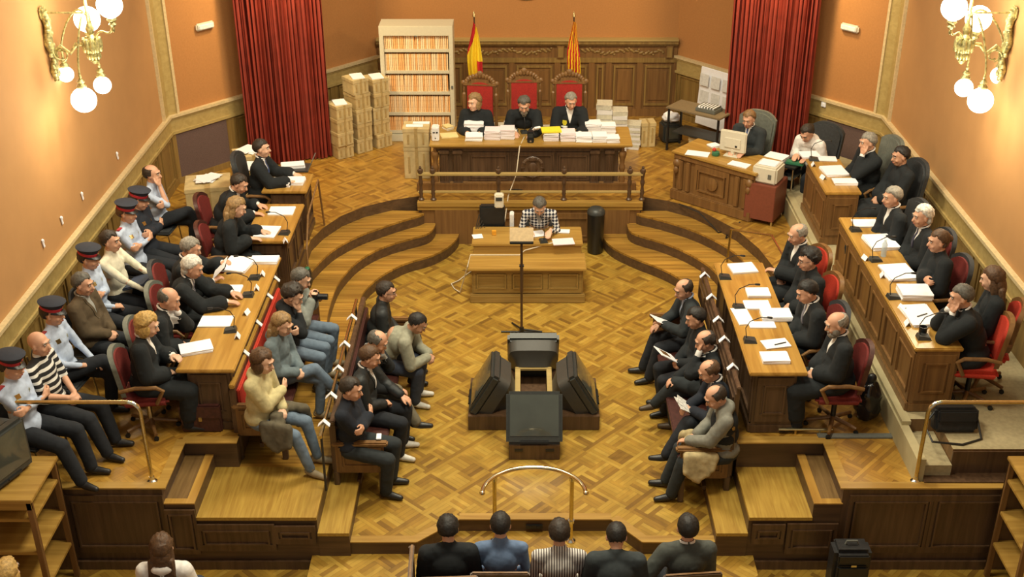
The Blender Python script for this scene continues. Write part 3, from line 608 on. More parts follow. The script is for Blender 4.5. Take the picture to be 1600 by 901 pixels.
# ---- wooden benches (pews)
def pew(label,x,y0,y1,zf,face,hb,col=M_RED,rail=None):
    """x = back plane, face=+1 seat towards +x"""
    t=thing('bench',label,'bench',(x,(y0+y1)/2,zf)); L=(y1-y0); f=face
    m=MB(); m.b2(min(.03*f,.5*f),max(.03*f,.5*f),-L/2+.04,L/2-.04,.40,.46,bev=.012); m.build('seat',M_BURG,t)
    m=MB(); m.b2(-.025,.025,-L/2,L/2,.30,hb-.06); side_panels(m,-.025*f,-L/2,L/2,.34,hb-.08,4,-f,.012,.06); m.build('backrest',M_WAL2,t)
    m=MB(); m.b2(min(.025*f,.06*f),max(.025*f,.06*f),-L/2+.05,L/2-.05,.5,hb-.1,bev=.012); m.build('back_upholstery',col,t)
    m=MB(); m.b2(-.028,.028,-L/2-.02,L/2+.02,hb-.05,hb,bev=.01); m.build('top_rail',rail or M_OAKY,t)
    for sy in(-1,1):
        m=MB(); yy=sy*(L/2-.02); m.b2(min(0,.5*f),max(0,.5*f),yy-.025,yy+.025,.30,.64,bev=.006); m.b2(min(-.03*f,.55*f),max(-.03*f,.55*f),yy-.04,yy+.04,.63,.68,bev=.015)
        panels(m,min(.04*f,.48*f),max(.04*f,.48*f),yy+sy*.025,.34,.62,1,.01,.05,sy)
        m.build('end_panel',M_WAL,t)
        for xx in(0,.47*f): m=MB(); m.box((xx,yy,.16),(.06,.06,.32),bev=.008); m.build('leg',M_WAL2,t)
    m=MB(); m.b2(.22*f-.02,.22*f+.02,-L/2+.05,L/2-.05,.12,.17); m.build('stretcher',M_WAL2,t)
    return t
pew('wooden bench with red back on the left step, seating the four people in jeans',-2.96,10.34,12.75,.335,1,.93,M_REDB)
pew('wooden bench on the left edge of the centre floor, beside the gilt handrail',-1.93,10.15,12.85,0,1,.95,M_BURG,M_WAL2)
pew('wooden bench on the right edge of the centre floor, against the dark barrier',2.13,10.05,12.95,0,-1,.95,M_BURG)
# gilt handrail on the edge above the left bench and balustrade panel on the right
t=thing('bench_handrail','thin gilt handrail behind the left centre bench','handrail',(-1.985,11.1,.337)); m=MB(); m.tube([(0,-1.35,.68),(0,1.55,.68)],.02,10); m.build('rail',M_BRASS,t,True)
for y in(-1.3,-.4,.5,1.45): m=MB(); m.cyl((0,y,0),(0,y,.68),.013); m.build('post',M_DRK,t,True)
t=thing('barrier_panel','dark panelled barrier between the right bench and the long right table','barrier',(2.2,11.55,0)); 
m=MB(); m.b2(-.015,.02,-1.3,1.42,0,1.26); side_panels(m,-.015,-1.3,1.42,.7,1.2,5,-1); m.build('panel',M_WAL2,t); m=MB(); m.b2(-.02,.025,-1.32,1.44,1.26,1.29,bev=.008); m.build('top_rail',M_WAL2,t)
# folded paper tags over the rails
def tent(name,label,loc,rz,s=(.05,.11,.05),group=None,cat='name tag'):
    m=MB(); w,l,h=s
    m.add([(-w,-l/2,-h),(-w,l/2,-h),(0,-l/2,h*.4),(0,l/2,h*.4),(w,-l/2,-h),(w,l/2,-h)],[(0,1,3,2),(2,3,5,4)])
    m.add([(-w*.8,-l/2,-h),(-w*.8,l/2,-h),(0,-l/2,h*.25),(0,l/2,h*.25),(w*.8,-l/2,-h),(w*.8,l/2,-h)],[(2,3,1,0),(4,5,3,2)])
    o=m.build(name,M_WHITE,None,False,loc,rz); return tag(o,label,cat,group)
ordw=['nearest','second from the near end','third from the near end','fourth from the near end','fifth from the near end','farthest']
for k,(u,v) in enumerate(((383,550),(400,503),(414,461),(425,434))):
    x,y=P(u,v,1.275); tent('paper_tag','white paper tag folded over the left bench back, %s'%ordw[k],(-2.96,y,1.28),0,(.06,.06,.045))
for k,(u,v) in enumerate(((527,660),(540,617),(552,575),(560,537),(567,495))):
    x,y=P(u,v,1.03); tent('paper_tag','white paper tag on the left centre gilt handrail, %s'%ordw[k],(-1.985,y,1.045),0,(.06,.06,.045))
for k,(u,v) in enumerate(((1157,571),(1142,528),(1132,497),(1121,462),(1110,428))):
    x,y=P(u,v,1.31); tent('paper_tag','white paper tag on the barrier beside the right table, %s'%ordw[k],(2.2,y,1.315),0,(.06,.06,.045))
# ---- brass rails
t=thing('witness_rail','curved brass rail on two posts at the front of the centre floor','rail',(.1,9.6,-.15))
m=MB(); pts=[]
for k in range(21): a=R(205-230*k/20) if 0 else R(180-180*k/20); pts.append((.02+.50*math.cos(a),-.30+.42*math.sin(a)+0,.83))
m.tube(pts,.022,12); m.ell(pts[0],(.028,.028,.028)); m.ell(pts[-1],(.028,.028,.028)); m.build('handrail',mat('polished_brass_light',(.85,.74,.50),.18,metal=1.,var=.05),t,True)
for x in(-.37,.40):
    m=MB(); m.cyl((x,0,0),(x,0,.82),.021,seg=14); m.build('post',M_BRASS,t,True)
    m=MB(); m.cyl((x,0,.76),(x,0,.80),.032,seg=14); m.cyl((x,0,.24),(x,0,.27),.034,seg=14); m.lathe([(.05,0),(.05,.012),(.03,.03)],(x,0,0),16); m.build('collar',M_CHROME,t,True)
m=MB(); m.box((0,0,0),(.17,.02,.05),bev=.004); 
for q in(-.04,.04): m.cyl((q,-.012,0),(q,-.016,0),.018,seg=12)
o=m.build('floor_socket',M_BLACK,None,False,(.13,9.745,-.08)); tag(o,'small black double socket in the step behind the front row','socket')
def siderail(label,x,sx):
    t=thing('handrail',label,'handrail',(x,9.5,ZD)); pts=[(0,0,0),(-.0*sx,0,.82),(sx*.02,0,.88),(sx*.07,0,.915),(sx*.12,0,.92),(sx*2.2,0,.92)]
    m=MB(); m.tube(pts,.02,12); m.build('rail',M_BRASS,t,True)
    m=MB(); m.lathe([(.05,0),(.05,.01),(.028,.03),(.026,.06)],(0,0,0),16); m.build('foot',M_CHROME,t,True)
    m=MB(); m.tube([(sx*.012,0,.86),(sx*.05,0,.905),(sx*.1,0,.921)],.0215,12); m.build('elbow',M_CHROME,t,True); return t
siderail('brass handrail at the front edge of the left raised floor',-3.62,-1)
siderail('brass handrail at the front edge of the right raised floor',3.86,1)
# small brass gate rail by the right steps + low floor bar
t=thing('stair_handrail','thin metal handrail at the far end of the long right table','handrail',(3.0,13.3,0.5)); m=MB(); m.tube([(-.28,.9,.03),(-.26,.88,.75),(.1,.1,1.02),(.17,-.42,.95),(.17,-.45,.2)],.015,8); m.build('rail',M_BRASS,t,True)
t=thing('stair_handrail','thin dark metal handrail at the far left steps beside the desks','handrail',(-2.88,14.6,ZD)); m=MB(); m.tube([(0.05,1.0,0),(.02,.95,.72),(.0,.1,.55),(.05,-.45,.3),(.08,-.6,-.1)],.014,8); m.build('rail',M_WAL,t,True)
t=thing('floor_rail','low brass bar on the floor edge in front of the long right table','rail',(2.95,10.32,ZD)); m=MB(); m.tube([(-.28,0,.06),(.28,0,.06)],.015,8); m.cyl((-.1,0,0),(-.1,0,.06),.012); m.cyl((.15,0,0),(.15,0,.06),.012); m.build('bar',M_BRASS,t,True)
m=MB(); m.b2(-.43,.43,-.04,.04,0,.02,bev=.004); o=m.build('floor_strip',M_GREYM,None,False,(3.5,10.27,ZD)); tag(o,'dark grey metal cable strip on the raised parquet behind the right steps','cable cover')
# ---- sconces
def sconce(side,label):
    sx=side; x=XL if sx>0 else XR
    dy0=13.15
    t=thing('wall_sconce',label,'wall lamp',(x,dy0,4.0))
    m=MB(); m.box((.02*sx,0,.36),(.05,.13,.14),bev=.02); pts=[(.03*sx,.0,.38),(.05*sx,.02,.2),(.04*sx,-.03,.02),(.06*sx,.03,-.15),(.04*sx,0,-.3),(.05*sx,-.02,-.42)]
    m.tube(pts,[.05,.04,.055,.035,.05,.02],10)
    for k in range(16): m.ell((.06*sx,.05*math.sin(k*1.9),.3-.046*k),(.03,.045,.03),Matrix.Rotation(k,3,'X'),8,5)
    m.build('backplate',M_BRASSD,t,50)
    m=MB(); cx=.52*sx
    m.tube([(0,0,.36),(cx*.9,0,.36)],.011,8)                                      # upper stay
    m.tube([(.04*sx,0,-.12),(.16*sx,0,-.02),(.26*sx,0,-.10),(.34*sx,0,.0),(cx,0,.02)],[.02,.028,.022,.026,.02],8)
    for k in range(4): a=k*PI/2; m.tube([(.16*sx+.075*math.cos(a+q*.5)*(1-q*.08),.01*q-.03,-.12+.07*math.sin(a+q*.5)*(1-q*.08)) for q in range(5)],.009,6)
    m.build('scroll_bracket',M_BRASSD,t,50)
    m=MB(); m.lathe([(.02,-.22),(.05,-.18),(.03,-.13),(.085,-.07),(.1,0),(.07,.06),(.03,.12),(.05,.18),(.02,.25),(.018,.9),(.03,.95),(.018,1.0),(.018,1.5)],(cx,0,0),16)
    for k in range(10): a=k*PI/5; m.ell((cx+.09*math.cos(a),.09*math.sin(a),.0),(.03,.03,.09),None,8,6); m.ell((cx+.06*math.cos(a+.3),.06*math.sin(a+.3),-.12),(.022,.022,.05),None,8,6)
    m.build('central_stem',M_BRASSD,t,50)
    g=[  # u,v,radius px, up?
     (136,30,20,1),(171,8,20,1),(103,116,12,0),(160,133,13.5,0),(131,156,19.5,0)] if sx>0 else [
     (1529,29,20,1),(1491,12,20,1),(1561,118,13,0),(1506,137,14,0),(1532,157,19.5,0)]
    ys=[dy0+.18,dy0-.28,dy0+.22,dy0+.0,dy0-.30]
    for (u,v,rp,up),yy in zip(g,ys):
        du=(u-CX)/F; d=(CY-v)/F; tt=yy/(cp+d*sp); gx=du*tt; gz=CH-tt*(sp-d*cp); rr=rp/F*tt
        p=V((gx-x,yy-dy0,gz-4.0)); c0=V((cx,0,.02)); s_=1 if up else -1
        m=MB(); q=p-V((0,0,s_*(rr+.05)))
        if up: pts=[c0+V((0,0,-.02)),c0*.6+q*.4+V((0,0,.06)),q+V((0,0,-.10))+(c0-q)*.15,q+V((0,0,-.03)),q+V((0,0,.02))]
        else: pts=[c0+V((0,0,.30)),(c0*.75+q*.25)+V((0,0,.46)),(c0*.35+q*.65)+V((0,0,.42)),q+V((0,0,.22)),q]
        # smooth the path
        pp=pts
        for _ in range(2):
            np_=[pp[0]]
            for a_,b_ in zip(pp[:-1],pp[1:]): np_+=[a_*.75+b_*.25,a_*.25+b_*.75]
            pp=np_+[pp[-1]]
        m.tube(pp,.012,8); arm=m.build('arm',M_BRASSD,t,True)
        m=MB(); m.lathe([(.02,-.05*1),(.045,-.02),(.03,.0),(.055,.03),(.05,.05)],(0,0,0),14,Matrix.Rotation(0 if up else PI,4,'X')); m.ell((0,0,-s_*.08),(.018,.018,.03)); o=m.build('gallery',M_BRASSD,arm,True); o.location=q
        m=MB(); m.ell((0,0,0),(rr,rr,rr),None,28,18); o=m.build('globe',M_GLOW,arm,True); o.location=p
    return t
sconce(1,'brass wall lamp with lit round globes high on the left wall')
sconce(-1,'brass wall lamp with lit round globes high on the right wall')
# ================================================================= SMALLER THINGS
TOPL=ZD+.75; TOPG=.97+.75
RP=random.Random(21)
def paper(u,v,z,label,w=.21,l=.30,h=.01,rz=0.,mt=None,n=None,cat='papers',name=None,group=None):
    """a sheaf or pile: pages as a block with slightly turned sheets on top"""
    x,y=P(u,v,z) if u is not None else v
    m=MB(); n=n or max(1,int(h/.012)); th=h/n
    for k in range(n):
        a=RP.uniform(-.06,.06) if n>1 else 0; m.box((RP.uniform(-.006,.006),RP.uniform(-.006,.006),th*(k+.5)),(w*RP.uniform(.96,1),l*RP.uniform(.96,1),th*.94),rz=a,mi=0 if k%2 or n<4 else 1)
    m.box((0,0,h+.001),(w*.98,l*.98,.002),rz=.02,mi=0)
    nm=name or ('paper_pile' if h>.03 else 'papers')
    o=m.build(nm,[mt or M_WHITE,M_PAGE],None,False,(x,y,z+.001),rz); return tag(o,label,cat,group)
# judges' bench files (left to right)
TJ=ZD+.7525
jb=[(741,206,.30,.24,.14,M_WHITE,'tall white file pile on the judges bench before the woman judge'),
(741,217,.26,.22,.055,M_WHITE,'short white file pile at the front edge before the woman judge'),
(770,215,.24,.23,.11,M_PINK,'pinkish file pile on the judges bench, right of the tall white pile'),
(793,214,.22,.23,.12,M_PINK,'pinkish file pile on the judges bench beside the microphone cable'),
(861,217,.23,.22,.09,M_PINK,'file pile under the yellow folder on the judges bench'),
(887,217,.23,.24,.10,M_PINK,'pinkish file pile on the judges bench, next right of the yellow folder'),
(912,219,.24,.22,.075,M_WHITE,'white file pile on the judges bench, second right of the yellow folder'),
(936,219,.22,.22,.08,M_WHITE,'white file pile on the judges bench, third right of the yellow folder'),
(957,220,.20,.2,.055,M_WHITE,'low white file pile at the right end of the judges bench'),
(926,205,.24,.22,.12,M_WHITE,'white file pile in the back row before the grey-haired judge'),
(950,207,.22,.2,.11,M_WHITE,'white file pile in the back row near the right end of the bench')]
for u,v,w,l,h,mt,lb in jb: paper(u,v,TJ,lb,w,l,h*1.25,RP.uniform(-.05,.05),mt,cat='files')
x,y=P(861,217,TJ); m=MB(); m.box((0,0,.014),(.30,.22,.028),rz=.1,bev=.004); o=m.build('folder',M_YEL,None,False,(x,y+.02,TJ+.125)); tag(o,'bright yellow folder on top of a file pile on the judges bench','folder')
paper(702,212,TJ,'manila envelope lying at the left end of the judges bench',.26,.22,.012,.2,M_MAN,cat='envelope',name='envelope')
paper(750,193,TJ,'open papers under the hands of the woman judge',.26,.2,.02,0,cat='papers'); paper(800,193,TJ,'sheet in front of the bearded judge',.24,.2,.012,.1)
paper(700,201,TJ,'crumpled cream papers beside the white tower on the judges bench',.12,.16,.05,.6,M_MAN,n=4); paper(882,199,TJ,'white sheets leaning before the grey-haired judge',.16,.22,.05,-.5,n=4); paper(839,199,TJ,'loose white sheets right of the bearded judge',.09,.24,.03,-.4,n=3)
x,y=P(681,218,TJ); m=MB(); m.box((0,0,.11),(.11,.16,.22),bev=.012); m.box((-.02,-.081,.14),(.03,.006,.02),mi=1); m.box((.025,-.081,.14),(.03,.006,.02),mi=1); m.cyl((.0,-.079,.05),(0,-.084,.05),.01,mi=1)
o=m.build('electronic_unit',[mat('white_plastic',(.78,.77,.76),.4),M_BLACK],None,30,(x,y,TJ)); tag(o,'small white upright electronic box at the left end of the judges bench','device')
x,y=P(829,222,TJ); m=MB(); m.box((0,0,.09),(.10,.1,.18),bev=.012); m.box((0,-.052,.12),(.07,.006,.06),mi=1); m.cyl((0,-.05,.035),(0,-.056,.035),.015,mi=2); 
o=m.build('speaker_box',[M_BLACK,M_GREYP,M_CHROME],None,30,(x,y,TJ)); tag(o,'small black box in the middle of the judges bench','device')
# microphones
def mic_proto(label,loc,rz,rev=1.):
    t=thing('microphone',label,'microphone',loc,rz)
    m=MB(); m.add([(-.055,-.07,0),(.055,-.07,0),(.055,.07,0),(-.055,.07,0),(-.045,-.05,.03),(.045,-.05,.03),(.04,.06,.045),(-.04,.06,.045)],[(0,1,2,3),(4,5,6,7),(0,1,5,4),(1,2,6,5),(2,3,7,6),(3,0,4,7)]); m.build('base',M_GREYP,t)
    m=MB(); m.tube([(0,.04,.04),(0,.06,.16),(0,.02,.24),(0,-.09,.29),(0,-.16,.29)],.005,6); m.build('gooseneck',M_BLACK,t,True)
    m=MB(); m.cap((0,-.16,.29),(0,-.2,.285),.011,.013); m.build('head',M_BLACK,t,True); return t
mics=[(1133,434,TOPL,90,'black gooseneck microphone at the far end of the long right table'),(1155,481,TOPL,90,'black gooseneck microphone in the middle of the long right table'),(1172,533,TOPL,90,'black gooseneck microphone at the near part of the long right table'),
(360,517,TOPL,-90,'black gooseneck microphone nearest on the long left desk'),(387,462,TOPL,-90,'black gooseneck microphone beside the white-haired lawyer'),(397,435,TOPL,-90,'black gooseneck microphone at the far end of the long left desk'),(444,365,TOPL,-90,'black gooseneck microphone on the desk of the long-haired blonde lawyer'),
(1337,360,TOPG,90,'black gooseneck microphone at the far end of the long panelled desk'),(1368,407,TOPG,90,'black gooseneck microphone third from the far end of the panelled desk'),(1396,465,TOPG,90,'black gooseneck microphone middle of the long panelled desk'),(1443,528,TOPG,90,'black gooseneck microphone at the near end of the panelled desk'),(1272,250,TOPG,90,'black gooseneck microphone at the far panelled desk'),
(819,207,TJ,180,'black microphone before the bearded judge'),(849,377,.69,180,'black microphone on the central clerk desk')]
mp=None
for u,v,z,a,lb in mics:
    x,y=P(u,v,z)
    if mp is None: mp=mic_proto(lb,(x,y,z+.001),R(a))
    else: copy_tree(mp,(x,y,z+.001),R(a+RP.uniform(-15,15)),lb)
# name cards (folded)
for u,v,z,lb in ((385,490,TOPL,'folded white name card on the left desk between the bald and white-haired lawyers'),(371,527,TOPL,'folded white name card nearest on the long left desk'),(401,452,TOPL,'folded white name card by the white-haired lawyer'),(410,430,TOPL,'folded white name card at the far end of the long left desk'),(446,371+7,TOPL,'folded white card on the desk of the long-haired blonde lawyer'),
(1352,405,TOPG,'folded white name card second from the far end of the long panelled desk'),(1379,432,TOPG,'folded white name card third from the far end of the long panelled desk'),(1410,483,TOPG,'folded white name card fourth from the far end of the long panelled desk'),(1418,507,TOPG,'folded white name card nearest on the long panelled desk'),(1271,259,TOPG,'folded white name card at the far end of the far panelled desk'),(1286,279,TOPG,'folded white name card at the near end of the far panelled desk')):
    x,y=P(u,v,z); tent('name_card',lb,(x,y,z+.037),RP.uniform(-.3,.3),(.03,.10,.036),cat='name card')
# papers on the left desks
PL=[(338,503,.32,.22,.012,'white sheets between the bald lawyer and his microphone',0),(306,546,.30,.20,.035,'thick white pile at the near end of the long left desk',.35),(354,455,.30,.22,.02,'white sheets before the white-haired lawyer',0),
(372,415,.30,.34,.03,'large white pile before the far lawyer of the long left desk',-.2),(414,408,.30,.16,.035,'white file at the far edge of the long left desk',0),
(418,363,.25,.3,.015,'white sheets under the hands of the long-haired blonde lawyer',-.1),(440,330,.30,.24,.012,'white sheets before the dark-haired lawyer on the small left desk',0),
(436,288,.3,.2,.06,'white file pile on the far left desk, near edge',0),(462,285,.22,.2,.045,'pale green edged file pile on the far left desk',0),(458,262,.3,.16,.06,'white papers beside the laptop on the far left desk',.2),
(1160,420,.28,.22,.02,'white file at the far end of the long right table',.15),(1184,459,.24,.18,.03,'white pile left of the dark-haired lawyer on the long right table',0),(1183,477,.26,.18,.012,'open white sheets in the middle of the long right table',0),(1212,495,.30,.20,.05,'thick cream pile in the middle of the long right table',0),
(1160,495,.16,.34,.012,'printed white leaflets along the left edge of the long right table',.1),(1190,508,.26,.12,.01,'pale sheet under the thick cream pile on the right table',0),(1212,538,.26,.16,.012,'white sheets with pen near the end of the long right table',.2),(1210,561,.26,.18,.035,'white pile nearest the end of the long right table',.03),
(1292,249,.24,.16,.012,'white sheet with dark print at the far panelled desk',-.1),(1303,269,.28,.3,.03,'white pile in the middle of the far panelled desk',.1),(1320,286,.28,.16,.035,'white pile nearest on the far panelled desk',0),
(1352,350,.28,.2,.015,'printed sheet at the far end of the long panelled desk',0),(1376,381,.30,.34,.04,'broad white pile third from the near end of the panelled desk',.1),(1403,428,.30,.34,.035,'broad white pile in the middle of the panelled desk',.1),(1428,462,.30,.24,.075,'thick white pile in front of the woman with a bun',0),(1437,495,.27,.4,.03,'long row of white sheets at the near end of the panelled desk',.1)]
for u,v,w,l,h,lb,rz in PL:
    z=TOPG if u>1230 else TOPL; paper(u,v,z,lb,w*1.1,l*1.12,h,rz)
m=MB(); m.box((0,0,.006),(.14,.01,.01)); x,y=P(1440,497,TOPG); o=m.build('pen',M_BLACK,None,False,(x,y,TOPG+.033),.5); tag(o,'black pen on the sheets at the near end of the panelled desk','pen')
m=MB(); m.box((0,0,.006),(.14,.01,.01)); x,y=P(1219,539,TOPL); o=m.build('pen',M_BLACK,None,False,(x,y,TOPL+.014),.4); tag(o,'black pen on white sheets of the long right table','pen')
m=MB(); m.lathe([(.0,0),(.03,0),(.033,.005),(.03,.12),(.032,.15),(.014,.19),(.014,.21),(0,.21)],(0,0,0),14); x,y=P(1380,400,TOPG); o=m.build('water_bottle',mat('clear_blue_plastic',(.6,.75,.85),.15,alpha=.55),None,True,(x,y,TOPG+.001)); tag(o,'small clear water bottle on the panelled desk','bottle')
m=MB(); m.box((0,0,.03),(.09,.09,.06),bev=.015); x,y=P(1440,522,TOPG); 
# far left laptop
x,y=P(478,262,TOPL); t=thing('laptop','open dark laptop on the far left desk','laptop',(x-.05,y-.03,TOPL+.001),R(-90)); m=MB(); m.box((0,0,.01),(.32,.22,.02),bev=.004); m.build('keyboard_base',M_GREYP,t); m=MB(); m.box((0,.14,.09),(.32,.012,.2),rx=-.45,bev=.004); m.build('screen',M_GREYM,t)
# centre desk things
paper(839,366,.691,'white sheets under the clerk right hand',.22,.2,.01,.3); paper(876,362,.691,'white sheets before the clerk left hand',.26,.12,.012,-.1); paper(880,378,.691,'white sheets with pink border on the clerk desk',.30,.2,.01,.12,M_PINK)
x,y=P(746,372,.69); paper(746,370,.691,'small white slips at the left end of the clerk desk',.14,.14,.008,.2)
x,y=P(785,350,.69); m=MB(); m.box((0,0,.03),(.16,.12,.06),bev=.01); 
# computer cluster left of clerk
t=thing('computer_stand','black computer with white printer unit left of the clerk','computer',(-.40,15.62,0))
m=MB(); m.box((0,0,.55),(.5,.4,.03),bev=.006); 
for sx in(-1,1):
    for sy in(-1,1): m.cyl((sx*.22,sy*.17,0),(sx*.22,sy*.17,.54),.015)
m.build('table',M_BLACK,t,30)
m=MB(); m.box((-.02,0,.80),(.36,.12,.36),bev=.02); m.box((-.02,0,.6),(.1,.08,.1)); m.box((-.02,.0,.575),(.24,.2,.02),bev=.008); m.build('monitor',M_BLACK,t,30)
m=MB(); m.box((.08,-.02,1.06),(.13,.12,.20),bev=.015); m.box((.08,-.082,1.10),(.09,.006,.05),mi=1); m.build('printer_unit',[M_BEIGEP,M_GREYP],t,30)
m=MB(); m.box((.26,.02,.72),(.06,.14,.26),bev=.01); m.build('power_unit',mat('white_plastic',(.78,.77,.76),.4),t,30)
m=MB(); 
for k in range(6): m.tube([(-.2+.02*k,-.15,.9-.05*k),(-.29,-.2,.55),(-.22+.015*k,-.17,.15),(-.3,-.15,.01)],.006,5)
m.build('cables',M_GREYP,t,True)
x,y=P(772,350,.69); 
for k,(u,v,mt,lb) in enumerate(((767,366,M_YEL,'small yellow and white stapler box on the clerk desk'),)):
    pass
m=MB(); m.box((0,0,.035),(.06,.04,.07),bev=.005); x,y=P(772,367,.69); o=m.build('glue_bottle',mat('orange_plastic',(.75,.35,.03),.5),None,False,(x,y,.691)); tag(o,'small orange bottle at the back left of the clerk desk','bottle')
m=MB(); pts=[P(864,380,.69)+(.70,),P(820,397,.54)+(.60,),P(812,399,.54)+(.548,),P(735,399,.54)+(.548,)]; pts=[V(p) for p in pts]; pts+=[V((-.74,14.6,.5)),V((-.86,14.75,.03)),V((-.95,14.9,.01)),V((-1.0,15.05,.01)),V((-.9,15.15,.01)),V((-.82,15.3,.01)),V((-.7,15.5,.01))]
m.tube(pts,.008,6); o=m.build('cable',mat('pale_cable',(.62,.55,.42),.6),None,True); tag(o,'pale cable from the clerk microphone trailing over the counter to the floor','cable')
m=MB(); a=V(P(819,215,TJ)+(TJ+.01,)); b=V((-.03,16.82,1.41)); pts=[a,b,V((-.08,16.6,1.05)),V((-.2,16.5,.75)),V((-.24,16.35,.5)),V((-.3,16.1,.2)),V((-.35,15.95,.02))]; m.tube(pts,.008,6); o=m.build('cable',mat('pale_cable',(.62,.55,.42),.6),None,True); tag(o,'pale cable hanging from the judges bench down to the clerk','cable')
m=MB(); m.tube([(.1*math.cos(k*.5)+.02*math.sin(k),.06*math.sin(k*.5),.01+.002*k) for k in range(26)],.007,6); x,y=P(806,302,ZD); o=m.build('coiled_cable',M_BLACK,None,True,(x,y,ZD)); tag(o,'coil of black cable on the floor behind the balustrade','cable')
m=MB(); pts=[(2.35,16.35,ZD+.01),(2.6,16.05,ZD+.01),(2.78,15.86,.55),(2.85,15.7,.51),(3.0,15.75,.51),(2.93,15.5,.52),(3.05,15.6,.51),(3.15,15.7,ZD+.01)]; m.tube(pts,.01,6); o=m.build('cable',M_BLACK,None,True); tag(o,'black cable trailing on the right steps below the computer desk','cable')
# waste bin
t=thing('waste_bin','tall black cylindrical waste bin right of the central desk','bin',(1.10,16.12,0)); m=MB(); m.lathe([(.10,0),(.115,.02),(.13,.62),(.135,.64),(.13,.66)],(0,0,0),24); m.build('body',M_BLACK,t,True); m=MB(); m.lathe([(.136,.64),(.13,.68),(.09,.72),(.03,.73),(0,.73)],(0,0,0),24); m.build('lid',M_GREYP,t,True)
# music stand
t=thing('music_stand','dark stand with tan reading plate in front of the clerk desk','stand',(0,13.66,0)); m=MB(); m.cyl((0,0,.0),(0,0,1.36),.017); m.cyl((0,0,.6),(0,0,1.0),.022); m.build('pole',M_WAL2,t,True)
m=MB(); 
for a in (0,118,242): m.cyl((0,0,.05),(.27*math.cos(R(a)),.27*math.sin(R(a)),.012),.012)
m.cyl((-.27,0,.012),(.27,0,.012),.012); m.cyl((0,0,0),(0,0,.08),.03); m.build('base',M_BLACK,t,True)
m=MB(); m.box((0,.03,1.40),(.30,.02,.19),rx=-.75,bev=.005); m.build('plate',M_MAN if 0 else mat('tan_board',(.42,.30,.15),.6),t); m=MB(); m.box((0,-.045,1.325),(.30,.05,.025),bev=.006); m.build('ledge',M_BLACK,t); m=MB(); m.cyl((-.03,0,.98),(.03,0,.98),.02); m.build('knob',M_BLACK,t,True)
# ---- CRT televisions
def crt(label,loc,rz,tilt=R(-30),w=.62,h=.58,group=None,roll=0):
    t=thing('television',label,'television',loc,rz)
    M=Matrix.Rotation(tilt,4,'X')      # screen faces -Y before tilting back
    def q(m): 
        for p_ in m.v: p_[:]=(M@p_)[:]
        return m
    m=MB(); m.box((0,-.21,0),(w,.12,h),bev=.03); o=q(m); o.build('front_bezel',M_GREYP,t,40)
    m=MB(); g=[]
    for j in range(9):
        for i in range(11):
            a,b=-1+2*i/10,-1+2*j/8; g.append((a*w*.43,-.278-.016*(1-a*a)*(1-b*b)-0.0,b*h*.39+.03))
    m.add(g,[(j*11+i,j*11+i+1,j*11+i+12,j*11+i+11) for j in range(8) for i in range(10)]); n0=len(m.v)
    m.add([(x_,y_+.03,z_) for x_,y_,z_ in g],[(j*11+i+11,j*11+i+12,j*11+i+1,j*11+i) for j in range(8) for i in range(10)]); q(m).build('screen',M_SCREEN,t,True)
    m=MB(); pr=[]
    secs=[(-.16,.49,.49,0),(-.02,.475,.47,-.0),(.03,.38,.37,-.02),(.12,.31,.28,-.04)]
    vs=[]
    for yy,a,b,dz in secs:
        for k in range(24):
            an=2*PI*k/24; cx_,cz_=math.cos(an),math.sin(an); e=.35; X=math.copysign(abs(cx_)**e,cx_)*a*w; Zz=math.copysign(abs(cz_)**e,cz_)*b*h+dz; vs.append((X,yy,Zz))
    fs=[]
    for j in range(3):
        for k in range(24): fs.append((j*24+k,j*24+(k+1)%24,(j+1)*24+(k+1)%24,(j+1)*24+k))
    fs.append(tuple(range(24))); fs.append(tuple(72+k for k in range(23,-1,-1))); m.add(vs,fs)
    q(m).build('back_shell',mat('television_shell',(.05,.048,.042),.5,var=.06) if tilt else M_GREYP,t,35)
    m=MB(); m.box((0,.124,-.02),(w*.56,.014,h*.40),bev=.004)
    for k in range(7): m.box((0,.132,-h*.18+k*h*.053),(w*.50,.006,.008))
    q(m).build('rear_vent',M_GREYP,t)
    m=MB(); m.box((0,-.275,-h*.44),(w*.5,.012,.03),bev=.004); m.cyl((.0,-.28,-h*.44),(0,-.288,-h*.44),.01); q(m).build('control_strip',M_BLACK,t)
    return t
TC=(.14,11.80)
t=thing('television_plinth','low brown cross-shaped wooden plinth under four televisions','plinth',(TC[0],TC[1],0))
for nm,(x0,x1,y0,y1) in (('front_box',(-.28,.28,-1.0,-.42)),('side_box',(-.75,-.28,-.42,.42)),('side_box',(.28,.75,-.42,.42)),('rear_box',(-.28,.28,.42,.95))):
    m=MB(); m.b2(x0,x1,y0,y1,0,.19,bev=.006); 
    if nm=='front_box':
        for q in(-.17,.17): m.box((q,-1.001,.13),(.09,.012,.03),mi=1)
    m.build(nm,[M_WAL2,M_BLACK],t)
m=MB(); m.b2(-.15,.15,-.3,.33,.0,.16); m.build('core',M_WAL2,t)
for q in(-.185,.185): m=MB(); m.b2(q-.03,q+.03,-.30,.36,.33,.36,bev=.004); m.b2(q-.025,q+.025,-.3,-.26,.0,.33); m.b2(q-.025,q+.025,.31,.36,.0,.33); m.build('frame_post',M_TRIM,t)
m=MB(); m.b2(-.215,.215,.345,.39,.33,.36,bev=.004); m.build('frame_crossbar',M_TRIM,t)
crt('large dark television on the cross plinth, front one facing the public',(TC[0],TC[1]-.63,.325),0)
crt('grey television on the cross plinth seen from the rear, facing the judges',(TC[0],TC[1]+.53,.325),PI)
crt('dark television on the cross plinth turned to the left benches',(TC[0]-.38,TC[1]-.08,.325),R(-90))
crt('dark television on the cross plinth turned to the right benches',(TC[0]+.38,TC[1]-.08,.325),R(90))
